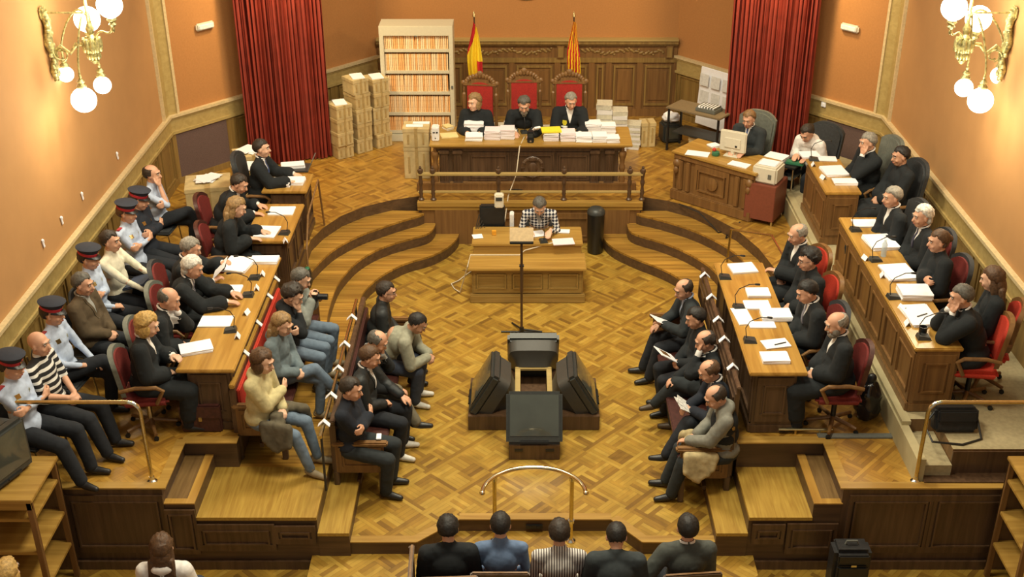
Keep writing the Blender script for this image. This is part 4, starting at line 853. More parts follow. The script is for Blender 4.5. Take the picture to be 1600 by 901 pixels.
# ---- shelving units at the bottom corners
def shelf_unit(label,x0,x1,y0,y1,ztop,zb=ZL):
    t=thing('shelving_unit',label,'shelves',((x0+x1)/2,(y0+y1)/2,zb)); w,d,h=x1-x0,y1-y0,ztop-zb
    for sx in(-1,1):
        for sy in(-1,1): m=MB(); m.box((sx*(w/2-.025),sy*(d/2-.025),h/2-.01),(.05,.05,h-.02),bev=.004); m.build('upright',M_WAL,t)
    for z in (h-.018,h-.24,h-.62,h-1.0):
        if z<.1: continue
        m=MB(); m.box((0,0,z),(w+(.03 if z>h-.1 else -.01),d+(.03 if z>h-.1 else -.01),.036),bev=.005); m.build('shelf',M_OAK,t)
    m=MB(); m.b2(-w/2,w/2,d/2-.015,d/2,.1,h-.03); m.build('back_panel',M_WAL2,t)
    m=MB(); m.b2(-w/2,w/2,-d/2,-d/2+.02,h-.12,h-.03); m.build('apron',M_OAK,t)
    return t
xr=P(88,711,1.12)[0]
shelf_unit('open wooden shelving unit with a television on top, bottom left corner',-5.1,xr,8.62,9.28,1.12)
crt('bulky grey-green television with curved casing on the left shelving unit',(-4.93,8.95,1.12+.28),R(68),tilt=0,w=.66,h=.52)
xr=P(1577,712,1.12)[0]
shelf_unit('open wooden shelving unit at the bottom right corner',xr,5.3,8.62,9.28,1.12)
# ---- bags
x,y=P(1310,905,ZL)
t=thing('suitcase','black upright wheeled suitcase on the lowest floor at the right','suitcase',(3.17,9.03,ZL)); m=MB(); m.box((0,0,.31),(.36,.24,.54),bev=.04); m.build('body',M_LEATHER,t,40)
m=MB(); m.box((0,-.125,.25),(.3,.05,.34),bev=.02); m.box((0,-.128,.50),(.3,.03,.1),bev=.012); m.build('front_pocket',M_BLACK,t,40); m=MB(); m.tube([(-.06,0,.58),(-.05,0,.62),(.05,0,.62),(.06,0,.58)],.01,8); m.build('handle',M_GREYM,t,True); m=MB(); m.box((0,-.155,.44),(.05,.01,.02)); m.build('badge',M_CHROME,t)
for s_ in(-1,1): m=MB(); m.cyl((s_*.15-.02,.09,.03),(s_*.15+.02,.09,.03),.03,seg=14); m.build('wheel',M_BLACK,t,True)
def lump(c,rad,seed,amp,mt,name,parent,seg=28,flat=True,M=None):
    m=MB(); m.ell((0,0,0),(1,1,1),None,seg,18)
    for p_ in m.v:
        n=noise.noise(p_*1.8+V((seed,0,0)))*amp+noise.noise(p_*5+V((0,seed,0)))*amp*.5; p_*=1+n
        p_[:]=(p_.x*rad[0],p_.y*rad[1],p_.z*rad[2])
        if flat and p_.z<-rad[2]*.8: p_.z=-rad[2]*.8
    if M:
        for p_ in m.v: p_[:]=(M@p_)[:]
    o=m.build(name,mt,parent,True); o.location=c; return o
t=thing('black_bag','full shiny black plastic bag on the parquet by the cream platform edge','bag',(3.66,10.66,ZD)); lump((0,0,.19),(.15,.14,.24),3,.22,mat('shiny_black_plastic',(.012,.012,.014),.18,coat=.4),'sack',t); m=MB(); m.cap((0,0,.38),(.02,.01,.47),.035,.05); m.build('knot',M_BLACK,t,True)
t=thing('shoulder_bag','black leather briefcase lying on the carpet beside the panelled desk','bag',(4.33,9.98,.97)); m=MB(); m.box((0,0,.12),(.44,.16,.26),bev=.035,rx=-.25); m.build('body',M_LEATHER,t,40); m=MB(); m.box((0,-.07,.19),(.4,.05,.13),bev=.02,rx=-.25); m.build('flap',M_BLACK,t,40)
m=MB(); m.tube([(-.2,0,.22),(-.32,-.08,.1),(-.28,-.25,.01),(0,-.3,.01),(.22,-.2,.01),(.2,0,.2)],.012,8); m.build('strap',M_BLACK,t,True)
t=thing('briefcase','dark burgundy briefcase on the floor at the end of the long left desk','briefcase',(-3.33,10.42,ZD)); m=MB(); m.box((0,0,.16),(.42,.14,.32),bev=.015); m.build('body',M_BURG,t,40); m=MB(); m.box((0,-.075,.25),(.43,.012,.14),bev=.005); m.build('flap',M_BURG,t,40); m=MB(); m.box((0,-.085,.17),(.035,.014,.05),bev=.004); m.build('clasp',M_BRASS,t); m=MB(); m.tube([(-.07,0,.32),(-.06,0,.36),(.06,0,.36),(.07,0,.32)],.012,8); m.build('handle',M_BURG,t,True)
# small dark object under police chair
t=thing('black_bag','small dark bag hanging beside the far left steps','bag',(-2.82,14.02,.62)); lump((0,0,.0),(.06,.1,.16),5,.12,M_BLACK,'sack',t,flat=False); m=MB(); m.ell((0,0,.14),(.035,.05,.02)); m.build('green_top',M_GREEN,t,True)
# ---- computer corner right
t=thing('monitor','cream flat monitor seen from behind on the carved desk','monitor',P(1144,243,TOPL)+(TOPL+.001,),R(-30)); m=MB(); m.box((0,0,.22),(.40,.05,.32),bev=.015); m.box((0,.0,.2),(.3,.08,.2),bev=.03); m.build('casing',M_BEIGEP,t,40); m=MB(); m.box((0,.027,.23),(.36,.006,.27)); m.build('screen',M_SCREEN,t); m=MB(); m.cyl((0,0,0),(0,0,.1),.03); m.box((0,.0,.008),(.22,.18,.016),bev=.005); m.build('stand',M_BEIGEP,t,30)
m=MB(); m.box((.06,-.043,.16),(.03,.004,.03)); m.build('badge',M_BLACK,t)
paper(1090,241,TOPL,'white sheets at the left end of the carved desk by the right curtain',.34,.2,.012,R(-20)); paper(1155,258,TOPL,'white sheets in front of the cream monitor',.3,.18,.012,R(-35)); paper(1115,229,TOPL,'small crumpled white papers behind the sheets of the carved desk',.16,.14,.03,.5,n=3)
x,y=P(1118,243,TOPL); t=thing('desk_tidy','small green and red desk tidy beside the cream monitor','desk tidy',(x,y,TOPL+.001)); m=MB(); m.lathe([(.05,0),(.06,.02),(.055,.06),(0,.06)],(0,0,0),14); m.build('bowl',M_GREEN,t,True); m=MB(); m.ell((-.02,.03,.08),(.03,.03,.03)); m.build('red_ball',M_REDB,t,True)
t=thing('low_cabinet','red-brown laminate cabinet on short legs with a printer on top','cabinet',(3.52,15.86,ZD),R(-30)); m=MB(); m.b2(-.22,.22,-.26,.26,.07,.6,bev=.006); m.build('body',M_MAH,t)
for sx in(-1,1):
    for sy in(-1,1): m=MB(); m.cyl((sx*.19,sy*.22,0),(sx*.19,sy*.22,.08),.015); m.build('leg',M_CHROME,t,True)
t=thing('printer','cream printer on the red-brown cabinet','printer',(3.52,15.84,ZD+.602),R(-30)); m=MB(); m.box((0,0,.13),(.36,.36,.25),bev=.025); m.build('body',M_BEIGEP,t,40); m=MB(); m.box((0,0,.263),(.26,.22,.02),bev=.01); m.build('output_tray',M_WHITE,t,30); m=MB(); m.box((.08,-.183,.12),(.05,.008,.07),bev=.003); m.build('panel',M_GREYM,t)
paper(None,(3.72,16.3),ZD+.76,'x') if False else None
# little table by the woman
t=thing('side_table','small dark side table with papers beside the woman in white','table',(3.85,16.35,ZD),R(-35)); m=MB(); m.box((0,0,.68),(.5,.4,.03),bev=.006); m.build('top',M_BLACK,t)
for sx in(-1,1):
    for sy in(-1,1): m=MB(); m.cyl((sx*.21,sy*.16,0),(sx*.21,sy*.16,.67),.014); m.build('leg',M_CHROME,t,True)
m=MB(); m.box((0,0,.5),(.44,.34,.02)); m.build('lower_shelf',M_GREYM,t)
paper(None,(3.74,16.4),ZD+.696,'white file pile on the small dark side table',.3,.24,.06,R(-35)); 
m=MB(); m.box((0,0,.02),(.26,.14,.04),bev=.01); o=m.build('folder',M_GREEN,None,False,(3.98,16.22,ZD+.697),R(-25)); tag(o,'dark green folder under the hands of the woman in white','folder')
m=MB(); m.box((0,0,.02),(.26,.22,.03),bev=.004); x,y=P(1271,205+2,TOPG); o=m.build('box_file',M_WHITE,None,False,(4.02,15.62,TOPG+.001),.1); tag(o,'white box file at the far end of the far panelled desk','box file')
# side table with machine
t=thing('side_table','grey-brown side table against the rear right wall','table',(2.90,18.52,ZD),R(-38)); m=MB(); m.box((0,0,.74),(1.0,.48,.03),bev=.006); m.build('top',mat('grey_brown_laminate',(.20,.15,.085),.5),t); m=MB(); m.box((.05,0,.34),(.85,.4,.02)); m.build('lower_shelf',M_GREYP,t)
for sx in(-1,1):
    for sy in(-1,1): m=MB(); m.box((sx*.46,sy*.2,.36),(.03,.03,.73)); m.build('leg',M_BLACK,t)
t=thing('document_tray','grey-green slotted tray of papers on the rear side table','tray',(3.03,18.42,ZD+.757),R(-38)); m=MB(); m.box((0,0,.03),(.36,.26,.06),bev=.008)
for k in range(7): m.box((-.15+.05*k,0,.075),(.02,.22,.03))
m.build('tray',M_GREYM,t); m=MB(); m.box((0,0,.07),(.3,.2,.03),rz=.1); m.build('papers',M_WHITE,t)
t=thing('crt_monitor','small dark monitor with papers on top, on the floor by the side table','monitor',(2.52,19.1,ZD),R(10)); m=MB(); m.box((0,0,.17),(.34,.3,.32),bev=.03); m.build('casing',M_GREYP,t,40); m=MB(); m.box((0,-.155,.18),(.26,.01,.2),bev=.003); m.build('screen',M_SCREEN,t)
lump((2.52,19.1,ZD+.42),(.15,.12,.09),9,.25,M_WHITE,'plastic_sack',None); tag(bpy.data.objects['plastic_sack'],'white bag of papers on the small dark monitor by the side table','bag')
# poster leaning on wall
p,z,e=onwall(BR,CR,1112,150); n=V((e.y,-e.x)); p=V((2.98,20.02))
t=thing('notice_board','white board with rows of small pictures leaning on the rear right wainscot','notice board',(3.30,19.45,ZD+.1),math.atan2(e.y,e.x)); m=MB(); m.box((0,0,.5),(.78,.02,1.0),rx=-.08,bev=.01); m.build('board',M_WHITE,t)
for j in range(3):
    for i in range(3): m=MB(); m.box((-.25+.25*i,-.0135+(.026*(1-j)) ,.2+.3*j),(.19,.006,.2),rx=-.08,bev=.001); m.build('picture',mat('faint_grey_print',(.70,.70,.68),.8,var=.12,scale=22),t)
# shelf behind judges
for (x,y,z,w,d,h,lb) in ((-.33,18.1,ZD,.24,.3,.62,'pale box file stack between the woman judge and the bearded judge'),(.42,18.1,ZD,.24,.3,.58,'pale box file stack between the bearded judge and the grey-haired judge')):
    o=paper(None,(x,y),z,lb,w,d,h,0,mat('cream_folder',(.58,.55,.44),.7),n=8,cat='files')
for (x,y,h,lb) in ((1.36,18.7,.80,'tallest pale pile of files behind the right end of the judges bench'),(1.62,18.72,.68,'second pale pile of files behind the right end of the judges bench'),(1.86,18.8,.42,'low white pile of files beside the open cardboard box'),(1.36,18.38,.55,'front pale pile of files behind the right end of the judges bench')):
    paper(None,(x,y),ZD,lb,.25,.3,h,RP.uniform(-.2,.2),M_WHITE if h<.4 else mat('cream_folder',(.58,.55,.44),.7),n=10,cat='files')
paper(676,207,ZD+.82,'x') if False else None
paper(None,(-1.66,17.5),ZD+.826,'white sheet on the box left of the judges bench, nearer one',.26,.09,.008,0); paper(None,(-1.56,17.63),ZD+.826,'white sheet on the box left of the judges bench, farther one',.26,.09,.008,0)
x,y=P(1441,522,TOPG); m=MB(); m.lathe([(.0,0),(.035,0),(.04,.01),(.042,.09),(.036,.09),(.034,.015),(0,.015)],(0,0,0),16,cap=False); o=m.build('cup',M_BLACK,None,True,(x,y,TOPG+.001)); tag(o,'small black cup at the near left corner of the long panelled desk','cup')
# ================================================================= CHAIRS
def arc_back(m,w,z0,z1,y,t,bow=.05,top=.1,mi=0,tilt=.12):
    """shaped, slightly bowed backrest slab"""
    N=10;J=8; vs=[]
    for s_ in(0,1):
        for j in range(J+1):
            f=j/J; ww=w/2*(1-.12*(1-f)**2)
            for i in range(N+1):
                a=-1+2*i/N; wx=ww*a; zt=z0+(z1-z0)*f; 
                if f>.5: zt-= top*(abs(a)**3)*(f-.5)*2
                vs.append((wx,y-tilt*(zt-z0)+bow*a*a+(0 if s_ else -t),zt))
    n=(J+1)*(N+1); fs=[]
    for j in range(J):
        for i in range(N): q=j*(N+1)+i; fs.append((q,q+1,q+N+2,q+N+1)); fs.append((n+q,n+q+N+1,n+q+N+2,n+q+1))
    for i in range(N): fs.append((i,n+i,n+i+1,i+1)); q=J*(N+1)+i; fs.append((q,q+1,n+q+1,n+q))
    for j in range(J): q=j*(N+1); fs.append((q,q+N+1,n+q+N+1,n+q)); q+=N; fs.append((q,n+q,n+q+N+1,q+N+1))
    return m.add(vs,fs,mi)
def office(label,loc,rz,shell,pad,hi=1.02,w=.50,arms=True):
    t=thing('office_chair',label,'chair',loc,rz)
    m=MB(); m.box((0,.02,.44),(w,.47,.09),bev=.035); m.build('seat',pad,t,40)
    m=MB(); arc_back(m,w*.98,.52,hi,-.20,.05); m.build('back_shell',shell,t,50)
    m=MB(); arc_back(m,w*.86,.55,hi-.04,-.185,.03); m.build('back_pad',pad,t,50)
    if arms:
        for s_ in(-1,1): m=MB(); m.tube([(s_*(w/2+.02),-.2,.62),(s_*(w/2+.035),-.05,.66),(s_*(w/2+.035),.16,.65),(s_*(w/2+.02),.22,.6),(s_*(w/2),.14,.44)],.022,8); m.build('armrest',M_WAL,t,True)
    m=MB(); m.cyl((0,0,.1),(0,0,.40),.028); m.box((0,0,.39),(.2,.2,.03)); m.build('column',M_CHROME if shell==M_TEAL else M_BLACK,t,True)
    for k in range(5):
        a=k*2*PI/5+.3; e=V((.27*math.cos(a),.27*math.sin(a),.07)); m=MB(); m.cyl((0,0,.11),e,.026,.018); lg=m.build('base_leg',M_WAL,t,True)
        m=MB(); m.cyl(e+V((-.012,0,-.045)),e+V((.012,0,-.045)),.025,seg=12); m.build('caster',M_BLACK,lg,True)
    return t
def stack_chair(label,loc,rz,col=None):
    t=thing('stacking_chair',label,'chair',loc,rz); col=col or M_DKGREEN
    m=MB(); m.box((0,.02,.44),(.42,.42,.05),bev=.02); m.build('seat',col,t,40); m=MB(); arc_back(m,.42,.58,.84,-.2,.03); m.build('backrest',col,t,50)
    for s_ in(-1,1):
        m=MB(); m.tube([(s_*.2,.24,0),(s_*.2,.2,.42),(s_*.2,-.18,.43)],.012,8); m.build('leg',M_CHROME,t,True); m=MB(); m.tube([(s_*.2,-.28,0),(s_*.2,-.2,.42),(s_*.2,-.25,.82)],.012,8); m.build('leg',M_CHROME,t,True)
    return t
def pub_chair(label,loc,rz):
    t=thing('public_chair',label,'chair',loc,rz)
    m=MB(); m.box((0,.0,.44),(.48,.46,.08),bev=.02); m.build('seat',M_RED,t,40)
    m=MB(); m.box((0,-.235,.76),(.43,.03,.34),bev=.012); m.build('back_pad',M_BURG,t,40)
    m=MB(); m.box((0,-.245,.965),(.50,.04,.05),bev=.01); m.box((0,-.235,.56),(.48,.03,.04),bev=.008); m.build('back_rail',M_WAL2,t,30)
    m=MB(); m.box((0,-.245,.989),(.47,.02,.006)); m.build('brass_strip',M_WAL,t)
    for s_ in(-1,1):
        m=MB(); m.box((s_*.24,-.235,.485),(.035,.045,.97),bev=.008); m.build('rear_leg',M_WAL2,t); m=MB(); m.box((s_*.22,.2,.21),(.035,.035,.42),bev=.008); m.build('leg',M_WAL2,t)
    return t
CH_P={}
def chair(kind,label,loc,rz):
    if kind in CH_P: return copy_tree(CH_P[kind],loc,rz,label)
    f={'red':lambda:office(label,loc,rz,M_TEAL,M_REDD,.98),'burg':lambda:office(label,loc,rz,M_BURG,M_REDD,1.0),'exec':lambda:office(label,loc,rz,M_TEAL,M_TEAL,1.25,.6),
       'dark':lambda:office(label,loc,rz,M_DKGREEN,M_REDD,1.04,.52),'darkx':lambda:office(label,loc,rz,M_DKGREEN,M_DKGREEN,1.16,.58),'redred':lambda:office(label,loc,rz,M_WAL,M_REDB,1.02,.50),
       'stack':lambda:stack_chair(label,loc,rz),'pub':lambda:pub_chair(label,loc,rz),'throne':lambda:throne(loc[0],loc[1],label)}[kind]
    CH_P[kind]=f(); CH_P[kind].rotation_euler=(0,0,rz); CH_P[kind].location=loc; CH_P[kind].scale=(.87,1,1.05) if kind=='throne' else (1,1,1); return CH_P[kind]
# ================================================================= PEOPLE
SK=[mat('skin_light',(.68,.41,.28),.55,var=.06,scale=12),mat('skin_ruddy',(.62,.34,.22),.55,var=.08,scale=12),mat('skin_tan',(.50,.27,.17),.55,var=.08,scale=12)]
HC={'black':(.012,.010,.009),'dark':(.028,.019,.013),'brown':(.085,.042,.018),'ltbrown':(.20,.11,.045),'blonde':(.46,.29,.09),'dkblonde':(.26,.16,.065),'grey':(.24,.22,.185),'white':(.62,.60,.54),'dkgrey':(.095,.088,.075)}
def hm(c): return mat('hair_'+c,HC[c],.6,var=.35,scale=45,bump=.5)
CLR={'robe':(.0075,.0105,.013),'black':(.008,.011,.014),'leather':(.012,.016,.018),'navy':(.010,.014,.024),'charcoal':(.020,.026,.030),'ltblue':(.44,.52,.68),'cream':(.70,.66,.52),'white':(.78,.76,.74),
 'brownjacket':(.085,.058,.03),'greygreen':(.28,.28,.21),'greyhood':(.22,.24,.22),'bluegrey':(.13,.17,.19),'jeans':(.135,.185,.25),'dkjeans':(.035,.045,.07),'khaki':(.14,.125,.085),'creamsweater':(.56,.49,.26),'grey':(.16,.165,.16),
 'blueshirt':(.13,.20,.34),'dktrouser':(.011,.014,.020),'greyjacket':(.07,.078,.07),'greysleeve':(.20,.20,.17),'slate':(.035,.045,.05)}
def cm(c):
    if c=='polo': return stripes('striped_polo',(.012,.012,.014),(.75,.74,.70),'Z',4.6,thr=.60)
    if c=='stripe': return stripes('striped_shirt',(.10,.08,.08),(.72,.70,.66),'X',14,thr=.42)
    if c=='check': return stripes('checked_shirt',(.02,.025,.045),(.66,.66,.66),'X',6.5,thr=.5,check=True)
    return mat('cloth_'+c,CLR[c],.9 if c not in('leather',) else .6,var=.14,scale=20,bump=.25)
def ik(a,t,l1,l2,pole):
    d=t-a; L=d.length
    if L>(l1+l2)*.995: t=a+d*((l1+l2)*.995/L); d=t-a; L=d.length
    L=max(L,abs(l1-l2)+.02); u=d.normalized(); c=(l1*l1-l2*l2+L*L)/(2*L); h=math.sqrt(max(0,l1*l1-c*c)); p=V(pole); p=(p-u*p.dot(u)).normalized()
    return a+u*c+p*h, t
VX=[]   # voxel jobs
def vox(m,size,smooth,name,wr=0.):
    me=bpy.data.meshes.new(name); me.from_pydata([tuple(x) for x in m.v],[],m.f)
    bm=bmesh.new(); bm.from_mesh(me); bmesh.ops.recalc_face_normals(bm,faces=bm.faces[:]); bm.to_mesh(me); bm.free()
    o=bpy.data.objects.new('tmp',me); COL.objects.link(o)
    q=o.modifiers.new('r','REMESH'); q.mode='VOXEL'; q.voxel_size=size; q.use_smooth_shade=True
    if smooth: q=o.modifiers.new('s','SMOOTH'); q.factor=.5; q.iterations=smooth
    job={'o':o,'name':name,'wr':wr}; VX.append(job); return job
def hand(m,wr,d,n,side,curl=.5,sp_=1.,R_=1.):
    """wr wrist, d pointing direction, n palm normal (back of the hand is -n), side=+1 right"""
    d=d.normalized(); n=(n-d*n.dot(d)).normalized(); s=d.cross(n)*side     # s points to the thumb side
    for k,(o_,l_) in enumerate(((.030,.076),(.010,.084),(-.011,.078),(-.030,.060))):
        b=wr+d*.088+s*o_; m.cap(wr+d*.015+s*o_*.5,b,.016,.0125,8)
        a1=curl*.6+.1*k*curl; p1=b+(d*math.cos(a1)+n*math.sin(a1)+s*o_*1.2*sp_)*l_*.45
        a2=a1+curl*.9; p2=p1+(d*math.cos(a2)+n*math.sin(a2))*l_*.32; a3=a2+curl*.6; p3=p2+(d*math.cos(a3)+n*math.sin(a3))*l_*.23
        m.cap(b,p1,.0105,.0095,8); m.cap(p1,p2,.0095,.009,8); m.cap(p2,p3,.009,.008,8)
    t0=wr+d*.028+s*.026; t1=wr+d*.062+s*.052+n*.012; t2=t1+d*.03+s*.008+n*.012; t3=t2+d*.024-s*.003+n*.006
    m.cap(t0,t1,.016,.0125,8); m.cap(t1,t2,.0115,.0105,8); m.cap(t2,t3,.010,.0085,8)
    m.cap(wr-d*.03,wr+d*.04,.024,.026,10)
LEGS={'flat':((.12,.40),(-.12,.40)),'out':((.12,.58),(-.12,.55)),'under':((.10,.22),(-.10,.20)),'wide':((.24,.40),(-.24,.42)),'tog':((.07,.38),(-.07,.40))}
ARMS={'desk':V((.15,.47,.80)),'lap':V((.045,.25,.665)),'knee':V((.14,.40,.67)),'clasp':V((.04,.56,.64)),'side':V((.30,.05,.62)),'arm':V((.27,.22,.70)),'deskn':V((.10,.36,.81)),'thigh':V((.10,.30,.67)),'far':V((.12,.60,.82)),'chest':V((-.10,.20,.90))}
PEOPLE=[]
def person(label,u,v,floor,face,legs='flat',ar='lap',al='lap',lean=5.,side=0.,pitch=10.,turn=0.,top='black',bot='dktrouser',kind='jacket',hair=('short','dark'),skin=0,shoe='black',shirt=None,tie=None,cap=False,beard=None,glasses=False,ch=None,chl=None,zh=None,female=False,seat=.46,extra=None,dy=0.,badge=None,lapcoat=None,sc=1.,hem=True,shift=(0,0)):
    a=R(lean); sd=R(side)
    pel=V((0,0,seat+.11)); sdir=lambda k:V((math.sin(sd)*1.,math.sin(a*k),math.cos(a*k)*math.cos(sd))).normalized()
    wst=pel+sdir(.7)*.16; chs=wst+sdir(1.)*.19; nk=chs+sdir(1.15)*.17
    yw=R(turn); pt=R(pitch)
    hr=Matrix.Rotation(yw,3,'Z')@Matrix.Rotation(-pt,3,'X')@Matrix.Rotation(R(side*.6),3,'Y')
    hb=nk+(sdir(1.2)*.6+hr@V((0,.15,1))*.4)*.062; hc=hb+hr@V((0,.018,.085))
    hr=hr*1.075
    hw=.17 if female else .19
    sh={s_:nk+V((s_*hw*math.cos(sd),-.01,-.065-s_*math.sin(sd)*hw)) for s_ in(-1,1)}
    hip={s_:pel+V((s_*.095,.02,-.02)) for s_ in(-1,1)}
    fw=chs-wst; 
    # root location from the place of the head
    wx,wy=P(u,v,floor+hc.z*sc); th=R(face-90); off=Matrix.Rotation(th,3,'Z')@V((hc.x,hc.y,0))*sc
    loc=V((wx-off.x,wy-off.y,floor))+V((shift[0],shift[1],0))
    # arms
    jn={}
    for s_,nm in((1,ar),(-1,al)):
        n_=None
        if isinstance(nm,tuple): T=V(nm)
        elif nm=='face': T=hc+hr@V((s_*.045,.10,-.135))
        elif nm=='mouth': T=hc+hr@V((s_*.01,.125,-.115))
        elif nm=='brow': T=hc+hr@V((s_*.06,.10,-.06))
        elif nm=='cross': T=chs+V((-s_*.13,.19,-.05-(.03 if s_>0 else 0)))
        elif nm=='behind': T=hc+hr@V((s_*.10,-.02,-.06))
        else: T=ARMS[nm].copy(); T.x*=s_; T.z+=seat-.46
        pole=(s_*(.4 if nm in('desk','deskn','far') else .7),-.35,-.8) if nm not in('cross',) else (s_*.5,.1,-1)
        if nm in('face','mouth','brow'): pole=(s_*.35,.35,-1)
        el,wr=ik(sh[s_],T,.285,.255,pole); jn[s_]=(el,wr,nm)
    # legs
    L_=LEGS.get(legs,LEGS['flat']); kn={};an={};tdir={}
    for i,s_ in enumerate((1,-1)):
        x_,y_=L_[i]; T=V((x_,y_,.085)); pole=(s_*.12,.6,1)
        if legs=='crossR' and s_==1: T=V((-.20,.62,.30)); pole=(-.35,.5,1)
        if legs=='crossL' and s_==-1: T=V((.20,.62,.30)); pole=(.35,.5,1)
        if legs=='fig4R' and s_==1: T=V((-.16,.46,.60+seat-.46)); pole=(1,.35,.2)
        if legs=='fig4L' and s_==-1: T=V((.16,.46,.60+seat-.46)); pole=(-1,.35,.2)
        k,t_=ik(hip[s_],T,.435,.42,pole); kn[s_]=k; an[s_]=t_
        sd_=(t_-k).normalized(); f_=V((s_*.15,1,0)) if sd_.z<-.75 else (V((0,.9,-.35)) if 'cross' in legs else V((-s_*.25,.65,-.3)))
        tdir[s_]=f_.normalized()
    # ---- body: one continuous skin surface
    m=MB(); H3=hr
    def hp(x,y,z): return hc+H3@V((x,y,z))
    m.ell(hp(0,-.012,.028),(.076,.094,.088),H3,20,14); m.ell(hp(0,.022,-.02),(.066,.074,.085),H3,18,12); m.ell(hp(0,.042,-.078),(.044,.046,.036),H3,14,8)
    m.cap(hp(0,.088,.012),hp(0,.108,-.022),.010,.0155,10); m.ell(hp(0,.086,-.058),(.024,.014,.012),H3,10,6)
    m.ell(hp(0,.078,.040),(.052,.018,.012),H3,12,6)
    for s_ in(-1,1): m.ell(hp(s_*.077,-.006,-.008),(.010,.019,.031),H3@Matrix.Rotation(-s_*.3,3,'Z'),10,8); m.ell(hp(s_*.04,.068,-.028),(.022,.018,.02),H3,10,6)
    m.cap(nk-sdir(1)*.03,hb+V((0,0,.01)),.057,.052,14); m.cap(hb,hp(0,-.01,-.05),.052,.05,12)
    m.cap(sh[-1],sh[1],.052,.052,12); m.ell((chs+wst)/2+sdir(1)*.03,(.15,.095,.19),None,18,12); m.ell(pel,(.16,.11,.11),None,16,10); m.cap(pel,wst,.12,.12,14)
    for s_ in(-1,1):
        el,wr,nm=jn[s_]; m.cap(sh[s_],el,.046,.038,12); m.cap(el,wr,.038,.026,12)
        fd=(wr-el).normalized()
        if nm in('desk','far','deskn'): hd=V((-s_*.25,1,-.15)); pn=V((0,0,-1)); cu=.35
        elif nm in('lap','clasp'): hd=V((-s_*.9,.5,-.25)); pn=V((0,-.45,-1)); cu=.9
        elif nm in('knee','thigh'): hd=V((-s_*.3,.9,-.35)); pn=V((0,-.2,-1)); cu=.5
        elif nm in('face','mouth','brow'): hd=(hp(s_*.02,.08,-.03)-wr).normalized()+V((0,0,.5)); pn=(hc-wr); cu=.9
        elif nm=='cross': hd=V((-s_*1,.05,.1)); pn=V((0,-1,0)); cu=.6
        else: hd=fd.copy(); pn=V((0,0,-1)) if abs(fd.z)<.8 else V((-s_,0,0)); cu=.6
        hand(m,wr,hd,pn,s_,cu)
        m.cap(hip[s_],kn[s_],.072,.052,12); m.cap(kn[s_],an[s_],.05,.034,12)
        ft=an[s_]; m.cap(ft+V((0,0,-.03)),ft+tdir[s_]*.11+V((0,0,-.045)),.026,.022,10)
    jobs={'body':vox(m,.0085,2,'body')}
    # ---- clothes
    def torso(m,g,sleeve=(.060,.054,.048,.040),wrist=.93,fat=1.,collar=True,chest=.118):
        m.cap(sh[-1]+V((.02,0,-.012)),sh[1]+V((-.02,0,-.012)),.066+g,.066+g,14)
        for s_ in(-1,1): m.cap(nk+V((s_*.03,-.01,-.03)),sh[s_]+V((0,0,-.0)),.056+g,.064+g,12)
        m.ell(chs-sdir(1)*.0+V((0,.0,-.02)),(.175*(hw/.195)+g,chest+g,.17),None,22,14)
        m.ell(wst+V((0,.015*fat,.02)),(.158*fat+g,.125*fat+g,.17),None,22,14); m.ell(pel+V((0,.02,.02)),(.178*fat+g,.15*fat+g,.125),None,22,12)
        for s_ in(-1,1):
            el,wr,nm=jn[s_]; w2=el+(wr-el)*(min(wrist,.80) if nm in('face','mouth','brow') else wrist); m.cap(sh[s_],el,sleeve[0]+g,sleeve[1]+g,14); m.cap(el,w2,sleeve[2]+g,(sleeve[3] if nm not in('face','mouth','brow') else sleeve[3]*.6)+g,14)
        if collar: m.cap(nk-sdir(1)*.04,nk+sdir(1)*.024,.076,.063,14)
    fat={'fat':1.18}.get(extra,1.0)
    m=MB()
    if kind=='robe': torso(m,.014,(.076,.078,.076,.082),.76,fat*1.05)
    elif kind=='shirt': torso(m,-.002,(.056,.052,.044,.036),.95,fat)
    elif kind=='short': torso(m,0.,(.058,.056,.052,.052),.0,fat)
    else: torso(m,.015,(.068,.064,.058,.047),.93,fat*1.04)
    if kind in('hood','women') or extra=='hood': m.ell(nk+V((0,-.055,-.0)),(.12,.075,.06),None,14,8)
    jobs['top']=vox(m,.012,5,'top',.026 if kind=='robe' else .020 if kind=='jacket' else .013)
    m=MB(); g=.018 if bot not in('jeans',) else .006
    m.ell(pel+V((0,.0,-.02)),(.172,.145,.115),None,18,10)
    for s_ in(-1,1): m.cap(hip[s_],kn[s_],.086+g,.064+g,14); e=kn[s_]+(an[s_]-kn[s_])*(.97 if hem else .8); m.cap(kn[s_],e,.062+g,.048+g,14)
    jobs['trousers']=vox(m,.0125,4,'trousers',.009)
    if kind=='robe':
        m=MB(); m.ell(pel+V((0,.02,-.01)),(.20,.17,.13),None,18,10)
        for s_ in(-1,1):
            m.cap(hip[s_],kn[s_],.115,.105,14); e=kn[s_]+(an[s_]-kn[s_])*.72; m.cap(kn[s_],e,.10,.095,14)
        for f in(.3,.6,.9):
            p_,q_=[hip[s_]*(1-f)+kn[s_]*f for s_ in(-1,1)]; m.cap(p_,q_,.105,.105,12)
        for f in(.25,.6): p_,q_=[kn[s_]*(1-f)+an[s_]*f for s_ in(-1,1)]; m.cap(p_,q_,.075,.075,12)
        jobs['skirt']=vox(m,.015,5,'skirt',.022)
